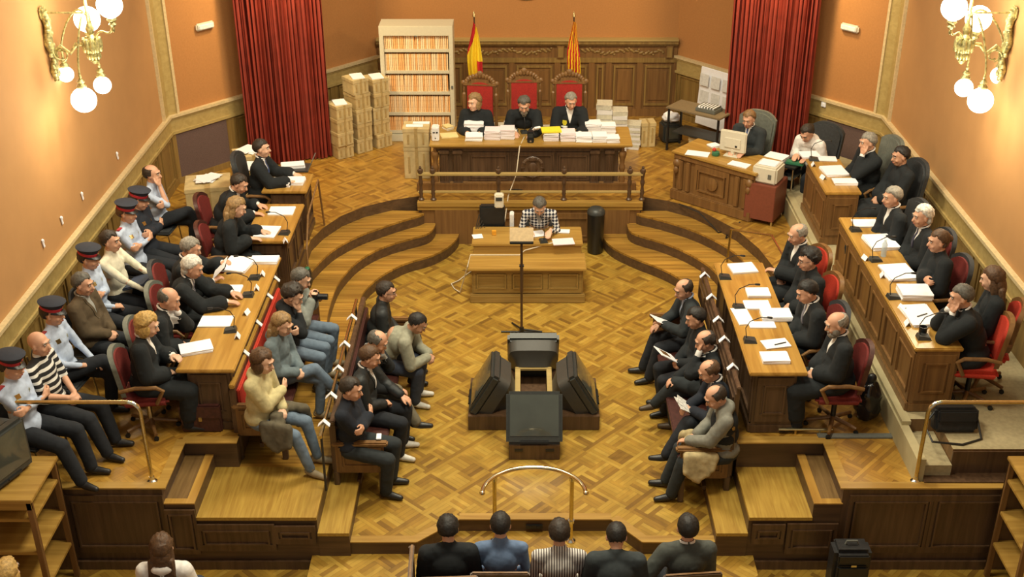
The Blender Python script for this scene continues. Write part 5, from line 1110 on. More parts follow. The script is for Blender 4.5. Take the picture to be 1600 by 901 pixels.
    if lapcoat:
        m=MB(); c0=(kn[1]+kn[-1])/2*.55+pel*.45+V((0,.02,.10))
        rr=random.Random(int(u))
        for k in range(16): q_=c0+V((rr.uniform(-.2,.2),rr.uniform(-.12,.14),rr.uniform(-.03,.03))); m.cap(q_,q_+V((rr.uniform(-.1,.1),rr.uniform(-.1,.1),rr.uniform(-.06,.0))),.05,.035,8)
        for s_ in(-1,1):
            for k in range(7): q_=c0+V((s_*(.20),-.12+.045*k,-.02)); m.cap(q_,q_+V((s_*.05,.02,-.12-rr.uniform(0,.05)-.10*math.sin(k*.5))),.055,.038,8)
        jobs['coat']=vox(m,.014,5,'coat',.020)
    PEOPLE.append(dict(label=label,loc=loc,th=th,jobs=jobs,hc=hc,hr=hr,nk=nk,chs=chs,wst=wst,pel=pel,jn=jn,kn=kn,an=an,tdir=tdir,sh=sh,top=top,bot=bot,kind=kind,hair=hair,skin=skin,shoe=shoe,shirt=shirt,tie=tie,cap=cap,beard=beard,glasses=glasses,sdir=sdir(1.),female=female,badge=badge,lapcoat=lapcoat,hw=hw,sc=sc,extra=extra,floor=floor))
    if ch: chair(ch,chl or 'x',(loc.x,loc.y,floor),th)
    return loc
def hair_mesh(p):
    st,col=p['hair']; hc,hr=p['hc'],p['hr']; m=MB()
    if st=='bald': return None
    N,J=30,20; c=V((0,-.014,.026)); rad=V((.083,.102,.096)); vs=[]
    fr={'short':(.052,-.30),'thin':(.085,-.30),'fringe':(.30,-.35),'long':(.045,-.55),'bob':(.045,-.5),'crop':(.056,-.30),'curly':(.04,-.5),'bun':(.055,-.42),'wavy':(.05,-.45)}[st]
    thick={'short':.010,'thin':.008,'fringe':.007,'long':.016,'bob':.020,'crop':.004,'curly':.030,'bun':.010,'wavy':.017}[st]
    for j in range(J+1):
        phi=PI*j/J
        for i in range(N):
            th=2*PI*i/N; d=V((math.sin(phi)*math.cos(th),math.sin(phi)*math.sin(th),math.cos(phi)))
            # hair line: forehead at front, down behind the ears
            y=d.y; z=d.z; nl0=noise.noise(V((d.x*4,d.y*4,p['loc'].y)))*.12
            if st in('fringe','thin'): on=(z<(.50 if st=='fringe' else .66)+nl0 and z>(-.70 if y<-.2 else -.22) and y<(.12 if st=='fringe' else .36)); lim=-.7
            else:
                nl=noise.noise(V((d.x*4,d.y*4,p['loc'].y)))*.12
                lim=(.50+.16*(1-min(1,abs(d.x)/.5))*0+.10*min(1,abs(d.x)/.6)) if y>.5 else (.60-(.5-y)*1.55 if y>-.05 else (-.25 if y>-.22 else -.70))
                lim+=nl
                on= z>lim
            nz=noise.noise(d*4+V((p['loc'].x*3,p['loc'].y,0)))
            r_=1.0
            nz2=noise.noise(V((d.x*9,d.y*5,d.z*3))*1.6)
            ed=max(.15,min(1,(.7-z)/.3)) if st in('fringe','thin') else max(.12,min(1,(z-lim)/.32))
            t_=(thick*ed+nz*thick*.6*ed+nz2*(.0035+thick*.2)) if on else -.02
            q=V((d.x*(rad.x+t_),d.y*(rad.y+t_),d.z*(rad.z+t_)))+c
            vs.append(hc+hr@q)
    fs=[]
    for j in range(J):
        for i in range(N): fs.append((j*N+i,(j+1)*N+i,(j+1)*N+(i+1)%N,j*N+(i+1)%N))
    m.add(vs,fs)
    def E(x,y,z,a,b,c_,n=12): m.ell(hc+hr@V((x,y,z)),(a,b,c_),hr,n,8)
    if st=='long':
        E(0,-.075,-.06,.085,.05,.12)
        for s_ in(-1,1): E(s_*.066,-.03,-.075,.030,.045,.12)
        q0=hc+hr@V((0,-.075,-.09)); 
        for k in range(9): x_=-.08+.02*k; a_=q0+V((x_,0,0)); m.cap(a_,a_+V((x_*.25,-.03,-.17-.015*(k%3))),.038,.026,8)
    if st=='bob':
        E(0,-.055,-.03,.088,.055,.085)
        for s_ in(-1,1): E(s_*.070,-.01,-.035,.026,.055,.075)
    if st=='bun': E(0,-.115,.01,.04,.038,.04); E(0,-.05,-.02,.075,.05,.06)
    if st=='pony':pass
    if st=='curly':
        rr=random.Random(3)
        for k in range(26): a_=rr.uniform(0,2*PI); z_=rr.uniform(-.35,1); w=math.sqrt(1-min(1,z_*z_)); 
        
    if st=='wavy': E(0,-.06,-.035,.08,.05,.07)
    return m
def patch(bvh,org,right,up,fwd,rows,off=.004,cols=7,th=.006,depth=.20):
    """rows: list of (height, xl, xr) in the frame; drops a small sheet onto the garment"""
    vs=[];ok=True
    for (h_,a,b) in rows:
        for i in range(cols+1):
            x_=a+(b-a)*i/cols; o_=org+right*x_+up*h_; hit=bvh.ray_cast(o_+fwd*depth,-fwd,depth*1.6)
            q=hit[0] if hit[0] is not None else o_+fwd*.1
            vs.append(q+fwd*off)
    n=len(vs); fs=[]; C_=cols+1; J=len(rows)
    for j in range(J-1):
        for i in range(cols): q=j*C_+i; fs.append((q,q+1,q+C_+1,q+C_)); fs.append((n+q,n+q+C_,n+q+C_+1,n+q+1))
    for i in range(cols): fs.append((i,n+i,n+i+1,i+1)); q=(J-1)*C_+i; fs.append((q,q+1,n+q+1,n+q))
    for j in range(J-1): q=j*C_; fs.append((q,q+C_,n+q+C_,n+q)); q+=cols; fs.append((q,n+q,n+q+C_,q+C_))
    m=MB(); m.add(vs+[q-fwd*(th+off) for q in vs],fs); return m
def finish_people():
    bpy.context.view_layer.update(); dg=bpy.context.evaluated_depsgraph_get()
    for jj,j in enumerate(VX):
        me=bpy.data.meshes.new_from_object(j['o'].evaluated_get(dg)); me.name=j['name']
        if j['wr']:
            nn=[q.vector.copy() for q in me.vertex_normals]; cc=[v_.co.copy() for v_ in me.vertices]; out=[]
            for c,vn in zip(cc,nn):
                n_=noise.ridged_multi_fractal(V((c.x*6+(jj%7),c.y*6,c.z*4.5)),1.,2.,2,.8,2.)*j['wr']*.55-j['wr']*.55+noise.noise(c*20)*j['wr']*.35; n_=max(n_,-.004); out+=(c+vn*n_)[:]
            me.vertices.foreach_set('co',out); me.update()
        me.polygons.foreach_set('use_smooth',[True]*len(me.polygons)); j['me']=me
    for j in VX: bpy.data.objects.remove(j['o'])
    for p in PEOPLE:
        t=thing('person',p['label'],'person',tuple(p['loc']),p['th']); t.scale=(p['sc'],)*3
        def put(me,name,mt,par=t):
            me.materials.clear(); me.materials.append(mt); o=bpy.data.objects.new(name,me); COL.objects.link(o); o.parent=par; return o
        J=p['jobs']; sk=SK[p['skin']]; body=put(J['body']['me'],'body',sk)
        tn={'robe':'robe','shirt':'shirt','short':'shirt','jacket':'jacket','hood':'hooded_top','women':'sweater'}[p['kind']]
        tb=BVHTree.FromPolygons([v_.co[:] for v_ in J['top']['me'].vertices],[q.vertices[:] for q in J['top']['me'].polygons])
        topo=put(J['top']['me'],tn,cm(p['top'])); put(J['trousers']['me'],'trousers',cm(p['bot']))
        if 'skirt' in J: put(J['skirt']['me'],'robe_skirt',cm(p['top']))
        if 'coat' in J: put(J['coat']['me'],'folded_coat',mat('cloth_coat_'+p['lapcoat'],{'tan':(.42,.34,.18),'brown':(.10,.085,.055)}[p['lapcoat']],.9,var=.25,scale=14,bump=.4))
        for s_ in(-1,1):
            a=p['an'][s_]; d=p['tdir'][s_]; m=MB(); up=V((0,0,1)) if abs(d.z)<.5 else V((0,.3,1)).normalized()
            m.cap(a-up*.025-d*.035,a-up*.04+d*.05,.038,.040,14); m.cap(a-up*.04+d*.05,a-up*.052+d*.16,.040,.028,14); m.cap(a-d*.02,a+up*.015,.042,.046,12)
            if d.z>-.1:
                for q in m.v: q.z=max(q.z,.004)
            sm={'black':M_LEATHER,'white':mat('white_trainer',(.66,.64,.58),.6),'brown':mat('brown_shoe',(.07,.045,.025),.5),'tan':mat('tan_boot',(.30,.24,.15),.7)}[p['shoe']]
            m.build('shoe',sm,t,True)
        # face
        hc,hr=p['hc'],p['hr']
        for s_ in(-1,1):
            m=MB(); m.ell(hc+hr@V((s_*.030,.083,.018)),(.0125,.009,.0075),hr,12,8); m.ell(hc+hr@V((s_*.030,.0895,.018)),(.006,.004,.006),hr,8,6,mi=1); m.build('eye',[mat('eye_white',(.55,.52,.48),.3),M_BLACK],t,True)
        hairc=p['hair'][1]
        for s_ in(-1,1):
            m=MB(); m.tube([hc+hr@V((s_*.014,.096,.040)),hc+hr@V((s_*.032,.093,.046)),hc+hr@V((s_*.052,.078,.038))],.0048,6)
            m.build('eyebrow',hm(hairc if hairc not in('white','blonde') else 'grey'),t,True)
        m=MB(); m.tube([hc+hr@V((-.022,.090,-.057)),hc+hr@V((0,.101,-.055)),hc+hr@V((.022,.090,-.057))],.0055,8); m.build('lips',mat('lips',(.34,.12,.09),.5),t,True)
        hmesh=hair_mesh(p)
        if hmesh: hmesh.build('hair',hm(hairc),t,True)
        if p['beard']:
            m=MB(); m.ell(hc+hr@V((0,.052,-.086)),(.054,.056,.048),hr,16,10); m.ell(hc+hr@V((0,.094,-.043)),(.03,.012,.009),hr,12,6)
            for s_ in(-1,1): m.ell(hc+hr@V((s_*.056,.03,-.055)),(.018,.04,.04),hr,10,8)
            if p['beard']=='white': m.ell(hc+hr@V((0,.07,-.12)),(.035,.035,.045),hr,12,8)
            m.build('beard',hm('grey' if p['beard']=='white' else p['beard']),t,True)
        if p['glasses']:
            m=MB()
            for s_ in(-1,1):
                m.tube([hc+hr@V((s_*.032+.021*math.cos(k*PI/6),.102,.017+.016*math.sin(k*PI/6))) for k in range(13)],.002,5); m.tube([hc+hr@V((s_*.053,.10,.02)),hc+hr@V((s_*.08,.0,.018))],.002,5)
            m.tube([hc+hr@V((-.011,.103,.02)),hc+hr@V((.011,.103,.02))],.002,5); m.build('glasses',M_BLACK,t,True)
        if p['cap']:
            capc=mat('police_cap_blue',(.022,.026,.04),.85,var=.1); m=MB(); Mh=Matrix.Translation(hc)@hr.to_4x4()@Matrix.Translation(V((0,-.012,.062)))@Matrix.Rotation(-.12,4,'X')
            pr=[(.088,0),(.090,.035),(.112,.066),(.116,.075),(.10,.086),(.0,.092)]; n0=len(m.v); m.lathe(pr,(0,0,0),28,None,cap=False)
            for q in m.v: q.y*=1.12; q.z+=(.02*q.y/.13 if q.z>.06 else 0)
            m.v=[Mh@q for q in m.v]; c_=m.build('cap',capc,t,50)
            m=MB(); m.lathe([(.0905,.002),(.0935,.004),(.0955,.032),(.0925,.034)],(0,0,0),28,None,cap=False)
            for q in m.v: q.y*=1.12
            m.v=[Mh@q for q in m.v]; m.build('cap_band',mat('red_cap_band',(.42,.02,.03),.7),c_,True)
            m=MB(); vs=[]; 
            for k in range(13): a=R(20+140*k/12); vs.append((.088*math.cos(a),.098*math.sin(a),.006)); 
            for k in range(13): a=R(20+140*k/12); vs.append((.098*math.cos(a),.098*math.sin(a)+.045*math.sin(R(180*k/12)),-.014))
            nv=len(vs); vs+=[(a,b,c-.004) for a,b,c in vs]; fs=[]
            for k in range(12): fs+=[(k,k+1,k+14,k+13),(nv+k,nv+k+13,nv+k+14,nv+k+1),(13+k,14+k,nv+14+k,nv+13+k),(k,nv+k,nv+k+1,k+1)]
            m.add([Mh@V(q) for q in vs],fs); m.build('cap_peak',M_BLACK,c_,True)
            m=MB(); m.ell(Mh@V((0,.11,.025)),(.014,.006,.014),hr,8,6); m.build('cap_badge',M_BRASS,c_,True)
        # shirt front, collar, tie, badges
        up=p['sdir']; right=V((1,0,0)); fwd=right.cross(up)*-1; fwd=-fwd if fwd.y<0 else fwd
        org=p['nk']
        if p['shirt']:
            d_=.26 if p['kind']=='jacket' else .20
            rows=[(.005-k*.02,-.052*(1-k*.02/d_)-.004,.052*(1-k*.02/d_)+.004) for k in range(int(d_/.02)+1)]
            patch(tb,org,right,up,fwd,rows,.004,6).build('shirt_front',mat('shirt_'+p['shirt'],{'white':(.75,.74,.72),'blue':(.34,.42,.58),'pink':(.6,.4,.38),'grey':(.3,.3,.28)}[p['shirt']],.8,var=.04),topo,True)
            m=MB(); pts=[org+right*(.060*math.sin(a))+fwd*(.062*math.cos(a)-.004)+up*(.028-.02*math.cos(a)*1.0) for a in [R(x_) for x_ in range(-170,171,20)]]; m.tube(pts,.011,6); m.build('collar',mat('shirt_'+p['shirt'],(.75,.74,.72)),topo,True)
        if p['tie']:
            rows=[(0-k*.025,-.012-.012*k/10,.012+.012*k/10) for k in range(10)]; patch(tb,org,right,up,fwd,rows,.011,2).build('tie',mat('tie_'+p['tie'],{'dark':(.03,.03,.06),'grey':(.16,.16,.2),'blue':(.05,.08,.2),'lanyard':(.72,.71,.7)}[p['tie']],.6),topo,True)
        if p['badge']=='police':
            for (x_,h_,w_,l_) in((.085,-.11,.045,.045),(-.085,-.14,.035,.028)):
                patch(tb,org,right,up,fwd,[(h_,x_-w_/2,x_+w_/2),(h_-l_,x_-w_/2,x_+w_/2)],.005,2).build('badge',M_BRASS,topo,True)
            for s_ in(-1,1): m=MB(); c=p['sh'][s_]+V((-s_*.03,0,.066)); m.box(c,(.09,.045,.012),bev=.004); m.build('epaulette',mat('epaulette_red',(.35,.04,.05),.7),topo)
        if p['badge']=='crest': patch(tb,org,right,up,fwd,[(-.16,.05,.11),(-.20,.045,.115),(-.24,.06,.10)],.006,3).build('badge',M_YEL,topo,True)
        if p['badge']=='belt': m=MB(); m.lathe([(.175,-.02),(.178,0),(.175,.02)],(0,0,0),24,None,cap=False); 
        if p['extra']=='lace' or p['extra']=='cuffs':
            for s_ in(-1,1):
                el,wr,_=p['jn'][s_]; d=(wr-el).normalized(); m=MB(); m.cap(wr-d*.10,wr-d*.02,.062,.056,14)
                for k in range(10): a=k*.63; q=wr-d*.02+V((math.cos(a)*.05,0,math.sin(a)*.05)); m.ell(q,(.016,.012,.016),None,6,4)
                m.build('lace_cuff',mat('white_lace',(.74,.74,.70),.9,var=.15,scale=80),topo,True)
        elif p['kind'] in('robe','jacket') and p['shirt']:
            for s_ in(-1,1):
                el,wr,_=p['jn'][s_]; d=(wr-el).normalized(); m=MB(); m.cap(wr-d*.04,wr+d*.008,.036,.035,12); m.build('shirt_cuff',mat('shirt_'+p['shirt'],(.75,.74,.72)),topo,True)
        if p['kind']=='jacket' and p['shirt']:
            for s_ in(-1,1):
                rows=[(.0-k*.025,s_*(.058-.052*k*.025/.26)-.016,s_*(.058-.052*k*.025/.26)+.016) for k in range(11)]; patch(tb,org,right,up,fwd,rows,.007,2).build('lapel',cm(p['top']),topo,True)
# ================================================================= WHO SITS WHERE
U=ZD; G=.97
# left wall row
person('bald person in pale shirt leaning head on hand, farthest in left wall row',238,272,U,-5,'crossR','face','cross',2,5,5,0,'ltblue','dktrouser','shirt',('thin','dark'),1,ch='stack',chl='dark stacking chair of the bald person in pale shirt farthest along the left wall')
person('officer in dark uniform and red-banded cap, arms crossed, farthest of the capped officers',217,313,U,-8,'out','cross','cross',-3,0,12,10,'navy','dktrouser','jacket',('short','dark'),1,cap=True,badge='police',ch='stack',chl='dark stacking chair of the officer in dark uniform')
person('capped officer in light blue shirt with arms crossed, beside the officer in dark uniform',198,333,U,-8,'out','cross','cross',-3,0,8,0,'ltblue','dktrouser','shirt',('short','brown'),1,cap=True,badge='police',ch='stack',chl='dark stacking chair of the light blue officer with crossed arms')
person('person in cream uniform shirt without cap, hands stretched out over a dark blue folder',173,377,U,-8,'out',(.16,.50,.66),(-.16,.46,.66),-2,0,5,0,'cream','dktrouser','shirt',('short','dark'),1,ch='stack',chl='dark stacking chair of the person in cream shirt')
person('capped officer in light blue shirt with gold badges, just behind the brown jacket',139,404,U,-8,'out','lap','cross',-2,0,8,0,'ltblue','dktrouser','shirt',('short','dark'),1,cap=True,badge='police',ch='stack',chl='dark stacking chair of the officer just behind the brown jacket')
person('grey-haired person in brown jacket seated in the left wall row',130,444,U,-8,'out','lap','lap',0,0,10,0,'brownjacket','dktrouser','jacket',('short','dkgrey'),1,shirt='grey',extra='fat',ch='stack',chl='dark stacking chair of the person in brown jacket')
person('capped officer with hand on knee, between brown jacket and striped polo',82,490,U,-8,'crossR','lap','thigh',-3,0,8,5,'ltblue','dktrouser','shirt',('short','dark'),1,cap=True,badge='police',ch='stack',chl='dark stacking chair of the officer behind the striped polo')
person('bald person in black and white striped polo shirt in the left wall row',61,537,U,-8,'out','lap','lap',-2,0,5,-5,'polo','dktrouser','short',('bald','grey'),1,ch='stack',chl='dark stacking chair of the person in striped polo')
person('capped officer in light blue shirt with arms crossed, nearest by the left handrail',18,573,U,-12,'out','cross','cross',-4,0,8,0,'ltblue','dktrouser','shirt',('short','dark'),1,cap=True,badge='police',ch='stack',chl='black stacking chair of the nearest officer by the left handrail')
# left lawyers
person('dark-haired lawyer in robe with white lace cuffs at the far left desk',409,232,U,0,'flat','desk','desk',8,0,5,0,'robe','dktrouser','robe',('short','dark'),0,shirt='white',tie='blue',extra='cuffs',ch='darkx',chl='dark high-backed chair at the far left desk')
person('dark-haired lawyer bending forward, hand on the desk, left of the long-haired blonde',374,287,U,0,'flat','desk','desk',26,0,30,-10,'robe','dktrouser','robe',('short','dark'),1,shirt='white',ch='burg',chl='red office chair beside the cardboard boxes on the left')
person('lawyer with long blonde hair in black robe at the small left desk',370,324,U,5,'flat','deskn','desk',18,0,28,5,'robe','dktrouser','robe',('long','dkblonde'),0,female=True,ch='burg',chl='burgundy office chair of the long-haired blonde lawyer')
person('grey-haired lawyer in robe reading a raised sheet at the long left desk',298,388,U,5,'flat',(.18,.42,.86),(-.12,.5,.95),14,0,25,5,'robe','dktrouser','robe',('short','grey'),1,shirt='white',ch='dark',chl='dark office chair of the grey-haired lawyer reading a sheet')
person('white-haired lawyer in dark robe reaching over the long left desk',301,418,U,0,'flat','far','far',20,0,25,0,'robe','dktrouser','robe',('wavy','white'),1,shirt='white',tie='grey',ch='red',chl='grey-green and red office chair of the white-haired lawyer')
person('bald lawyer in black robe with hand at the face on the left side',264,467,U,5,'flat','lap','mouth',14,0,25,0,'robe','dktrouser','robe',('fringe','dkgrey'),1,shirt='white',ch='red',chl='grey-green and red office chair of the bald lawyer on the left')
person('lawyer with short blonde hair, white collar and black robe, left side',230,508,U,8,'flat','lap',(-.05,.3,.82),6,0,22,0,'robe','dktrouser','robe',('bob','blonde'),0,shirt='white',female=True,extra='cuffs',ch='red',chl='grey-green and red office chair of the short-haired blonde lawyer')
# women's bench
J_=.335
person('person in grey hooded top holding a black camera, farthest on the left step bench',470,436,J_,-3,'flat',(.06,.26,.98),(-.06,.26,.98),8,0,28,0,'greyhood','jeans','hood',('short','dkgrey'),0,shoe='tan',seat=.47)
person('person with dark curly hair, black hooded top and jeans, hand at the mouth',458,462,J_,-5,'tog','mouth','cross',10,0,30,0,'black','jeans','hood',('curly','dark'),0,shoe='black',seat=.47)
person('person with blonde hair in blue-grey top and jeans, legs crossed, on the left step bench',441,507,J_,-12,'crossR','lap','lap',6,0,25,-5,'bluegrey','jeans','women',('long','dkblonde'),0,shoe='tan',female=True,seat=.47)
person('brown-haired person in cream sweater with a dark coat on the lap',411,565,J_,-15,'out','cross','lap',6,0,18,0,'creamsweater','jeans','women',('bob','brown'),0,shoe='tan',female=True,lapcoat='brown',seat=.47)
# centre-left bench
person('person with glasses in dark leather jacket, farthest on the left centre bench',604,456,0,5,'flat','lap','lap',10,0,12,-5,'leather','dktrouser','jacket',('short','dark'),1,glasses=True,extra='fat',seat=.47)
person('person in pale grey-green blazer bending far forward with clasped hands',652,505,0,-5,'flat','clasp','clasp',42,0,38,0,'greygreen','dkjeans','jacket',('crop','black'),2,shoe='white',seat=.47)
person('balding person in black jacket, hand at the face, grey trousers with one leg crossed',590,533,0,-5,'crossL','knee','mouth',12,0,35,0,'black','khaki','jacket',('thin','dkgrey'),1,shirt='grey',shoe='black',seat=.47)
person('dark-haired person in leather jacket with a white lanyard on the left centre bench',578,558,0,-5,'flat','lap','knee',6,0,22,0,'leather','dktrouser','jacket',('short','brown'),1,shirt='white',tie='lanyard',shoe='white',seat=.47)
person('dark-haired person in black suit with crossed arms, nearest on the left centre bench',549,608,0,-8,'flat','cross','cross',2,0,15,0,'navy','charcoal','jacket',('short','dark'),1,shoe='black',seat=.47)
# judges and clerk
person('judge with chin-length brown hair in black robe, left of the three judges',741,160,U,262,'flat','deskn','deskn',14,0,8,-28,'robe','dktrouser','robe',('bob','dkblonde'),0,female=True,shift=(0,0),ch='throne',chl='carved armchair with red back behind the woman judge')
person('bearded judge with dark grey hair in black robe, in the middle of the three',819,164,U,270,'flat','desk','far',24,0,28,0,'robe','dktrouser','robe',('wavy','dkgrey'),1,beard='white',extra='lace',ch='throne',chl='carved armchair with red back behind the bearded judge')
person('grey-haired judge with tie and gold crest on the robe, right of the three judges',892,158,U,270,'flat','desk','desk',12,0,22,10,'robe','dktrouser','robe',('short','grey'),1,shirt='white',badge='crest',extra='lace',ch='throne',chl='carved armchair with red back behind the grey-haired judge')
person('clerk in black and white checked shirt writing at the central desk',843,322,0,270,'under','desk','desk',30,0,42,0,'check','dkjeans','shirt',('short','dkgrey'),0,shirt='grey',ch='stack',chl='dark stacking chair of the clerk in checked shirt')
person('man in dark suit with tie at the computer by the right curtain',1170,186,U,235,'flat','deskn','deskn',4,0,20,0,'charcoal','dktrouser','jacket',('short','ltbrown'),1,shirt='white',tie='blue',ch='exec',chl='large grey-green executive chair by the right curtain')
PEOPLE[-1]['label']='person in dark suit and tie seated at the computer by the right curtain'
person('person with dark hair in white shirt bending over the small dark table on the right',1261,208,U,225,'flat','deskn','deskn',26,0,38,0,'white','dktrouser','women',('bun','dark'),1,female=True,ch='darkx',chl='dark high-backed chair of the person in white shirt on the right')
# right upper row
person('grey-haired lawyer with tie and hand on the cheek at the far panelled desk',1356,222,G,190,'flat',(.1,.3,.7),'face',10,-4,12,0,'robe','dktrouser','robe',('short','grey'),1,shirt='white',tie='dark',ch='exec',chl='grey-green high-backed chair at the far panelled desk')
person('dark-haired lawyer in black robe leaning back, hands in lap, by the far panelled desk',1407,244,G,188,'out','lap','lap',-2,0,12,0,'robe','dktrouser','robe',('short','black'),2,ch='darkx',chl='dark high-backed chair of the dark-haired lawyer leaning back')
person('grey-haired lawyer with hands together at the far end of the long panelled desk',1394,308,G,185,'flat','lap','lap',8,0,10,5,'robe','dktrouser','robe',('short','grey'),1,shirt='white',extra='cuffs',ch='darkx',chl='dark high-backed chair at the far end of the long panelled desk')
person('lawyer with wavy white hair in black robe at the long panelled desk',1441,338,G,185,'flat','lap','lap',6,0,10,5,'robe','dktrouser','robe',('wavy','white'),1,shirt='white',tie='dark',ch='dark',chl='dark office chair of the white-haired lawyer on the right')
person('lawyer with dark hair tied back and pointed neckline in black robe',1466,377,G,182,'flat','cross','lap',5,0,10,0,'robe','dktrouser','robe',('bun','brown'),1,female=True,ch='dark',chl='dark office chair of the lawyer with hair tied back')
person('dark grey haired lawyer in robe with hands at the mouth, nearest at the panelled desk',1502,464,G,172,'under','mouth','face',20,0,14,0,'robe','dktrouser','robe',('short','dkgrey'),1,shirt='white',ch='redred',chl='red-backed office chair with wooden arms, nearest on the right carpet')
person('lawyer with long light brown hair turned towards the right wall',1550,436,G,165,'flat','lap','lap',2,0,18,-20,'robe','dktrouser','robe',('long','brown'),0,female=True,ch='redred',chl='red-backed office chair of the long-haired lawyer against the right wall')
# right table row
person('balding grey lawyer with white cuffs, far end of the long right table',1246,366,U,195,'flat','lap',(-.02,.34,.78),6,0,20,0,'robe','dktrouser','robe',('thin','grey'),1,shirt='white',extra='cuffs',ch='redred',chl='red-backed office chair of the balding grey lawyer at the right table')
person('dark-haired lawyer with glasses in robe looking down at the long right table',1263,406,U,188,'flat','lap','lap',6,0,14,0,'robe','dktrouser','robe',('curly','black'),1,glasses=True,ch='redred',chl='red-backed office chair of the lawyer with glasses')
person('dark-haired lawyer with grey tie bending his head at the long right table',1261,456,U,185,'flat','lap','lap',10,0,26,0,'robe','dktrouser','robe',('short','black'),1,shirt='white',tie='grey',ch='dark',chl='dark office chair of the lawyer with grey tie')
PEOPLE[-1]['label']='dark-haired lawyer with grey tie, head bowed, at the long right table'
person('bald lawyer with grey beard and black robe at the long right table',1307,506,U,178,'flat','lap','lap',4,0,20,5,'robe','dktrouser','robe',('fringe','grey'),1,shirt='white',beard='grey',extra='fat',ch='burg',chl='burgundy office chair with wooden arms of the bald lawyer on the right')
# centre-right bench
person('person with thinning dark hair in dark suit holding papers, farthest on the right centre bench',1068,452,0,185,'out','knee',(-.1,.4,.8),12,0,22,15,'charcoal','dktrouser','jacket',('thin','dark'),1,shirt='blue',shoe='black',seat=.47)
person('black-haired person half hidden behind the second man of the right centre bench',1087,497,0,183,'flat','lap','lap',4,0,20,0,'black','dktrouser','jacket',('short','black'),1,seat=.47)
PEOPLE[-1]['label']='black-haired person half hidden on the right centre bench, holding a magazine'
person('balding person with hand on the forehead, legs crossed, on the right centre bench',1102,533,0,182,'crossL','knee','brow',8,0,24,0,'black','charcoal','jacket',('thin','dark'),1,shirt='white',shoe='brown',seat=.47)
person('balding person in dark jacket holding a white paper, second nearest on the right centre bench',1108,580,0,182,'crossR',(.05,.36,.76),(-.05,.34,.76),12,0,30,0,'navy','dktrouser','jacket',('thin','brown'),1,shirt='white',tie='grey',shoe='black',seat=.47)
person('balding person in black vest and grey sleeves, tan coat on the lap',1118,620,0,180,'out','thigh',(-.04,.40,.70),8,0,34,10,'greysleeve','charcoal','women',('thin','dark'),1,shoe='black',lapcoat='tan',seat=.47)
# public
Q=-.15
person('black-haired person in black jacket seen from behind, leftmost of the front row',700,826,Q,93,'flat','lap','lap',6,0,20,0,'black','dktrouser','jacket',('short','black'),1,ch='pub',chl='chair of the person in black jacket, leftmost occupied in the front row')
person('short-haired person in blue shirt seen from behind in the front row',782,820,Q,90,'flat','lap','lap',6,0,10,0,'blueshirt','dktrouser','shirt',('crop','black'),1,ch='pub',chl='chair of the person in blue shirt')
person('person with a bald spot in grey and white striped shirt seen from behind',874,832,Q,90,'flat','lap','lap',6,0,14,0,'stripe','dktrouser','shirt',('short','dark'),1,ch='pub',chl='chair of the person in striped shirt')
person('dark-haired person in slate jacket with head bowed, seen from behind',963,838,Q,88,'flat','lap','lap',10,0,34,0,'slate','dktrouser','jacket',('crop','black'),1,ch='pub',chl='chair of the person in slate jacket with bowed head')
person('black-haired person in grey jacket, rightmost of the front row, seen from behind',1074,824,Q,95,'flat','lap','arm',4,0,5,0,'greyjacket','dktrouser','jacket',('short','black'),1,shirt='white',ch='pub',chl='chair of the person in grey jacket, rightmost of the front row')
person('person with long brown hair and white top, seen from behind at the bottom left',254,855,-.3,92,'flat','lap','lap',4,0,10,0,'white','dkjeans','women',('long','brown'),0,female=True,ch='pub',chl='chair of the long-haired person in white at the bottom left')
person('fair-haired person in white top, only the head showing in the bottom left corner',12,895,-.3,80,'flat','lap','lap',4,0,10,0,'white','dkjeans','women',('bob','blonde'),0,female=True,ch='pub',chl='chair of the fair-haired person in the bottom left corner')
chair('pub','empty chair with red seat left of the front row',(P(600,893,.7)[0],P(600,893,.7)[1]-.05,Q),R(92))
finish_people()
# things held or carried
def local(i,vec):
    p=PEOPLE[i]; return p['loc']+Matrix.Rotation(p['th'],3,'Z')@V(vec), p['th']
def who(s): 
    for i,p in enumerate(PEOPLE):
        if s in p['label']: return i
def held(who_,vec,build,name,mats,label,cat,rx=0.,rz=0.,smooth=30):
    l,th=local(who(who_),vec); m=MB(); build(m); o=m.build(name,mats,None,smooth,tuple(l)); o.rotation_euler=(rx,0,th+rz); return tag(o,label,cat)
held('cream uniform',(0,.28,.74),lambda m:m.box((0,0,0),(.34,.30,.03),bev=.01),'folder',mat('dark_blue_cloth',(.035,.05,.09),.7),'dark blue folder on the lap of the person in cream shirt','folder',R(18))
def cam_(m): m.box((0,0,0),(.14,.07,.10),bev=.015); m.cyl((0,.02,0),(0,.14,0),.036); m.box((0,0,.06),(.05,.05,.03),bev=.008)
held('holding a black camera',(0,.30,1.0),cam_,'camera',M_BLACK,'black camera with lens held by the person in grey hooded top','camera')
held('reading a raised sheet',(.02,.50,.95),lambda m:m.box((0,0,0),(.30,.21,.004)),'paper_sheet',M_WHITE,'white sheet raised by the grey-haired lawyer on the left','paper',R(45))
held('farthest on the right centre bench',(-.02,.40,.80),lambda m:m.box((0,0,0),(.21,.28,.006)),'paper_sheet',M_WHITE,'white sheets held by the farthest person of the right centre bench','paper',R(30),.3)
held('holding a magazine',(0.0,.40,.76),lambda m:(m.box((0,0,0),(.22,.28,.008)),m.box((0.02,.02,.005),(.12,.12,.002),mi=1)),'magazine',[M_WHITE,M_WAL],'white magazine with brown picture held on the right centre bench','magazine',R(35),.3)
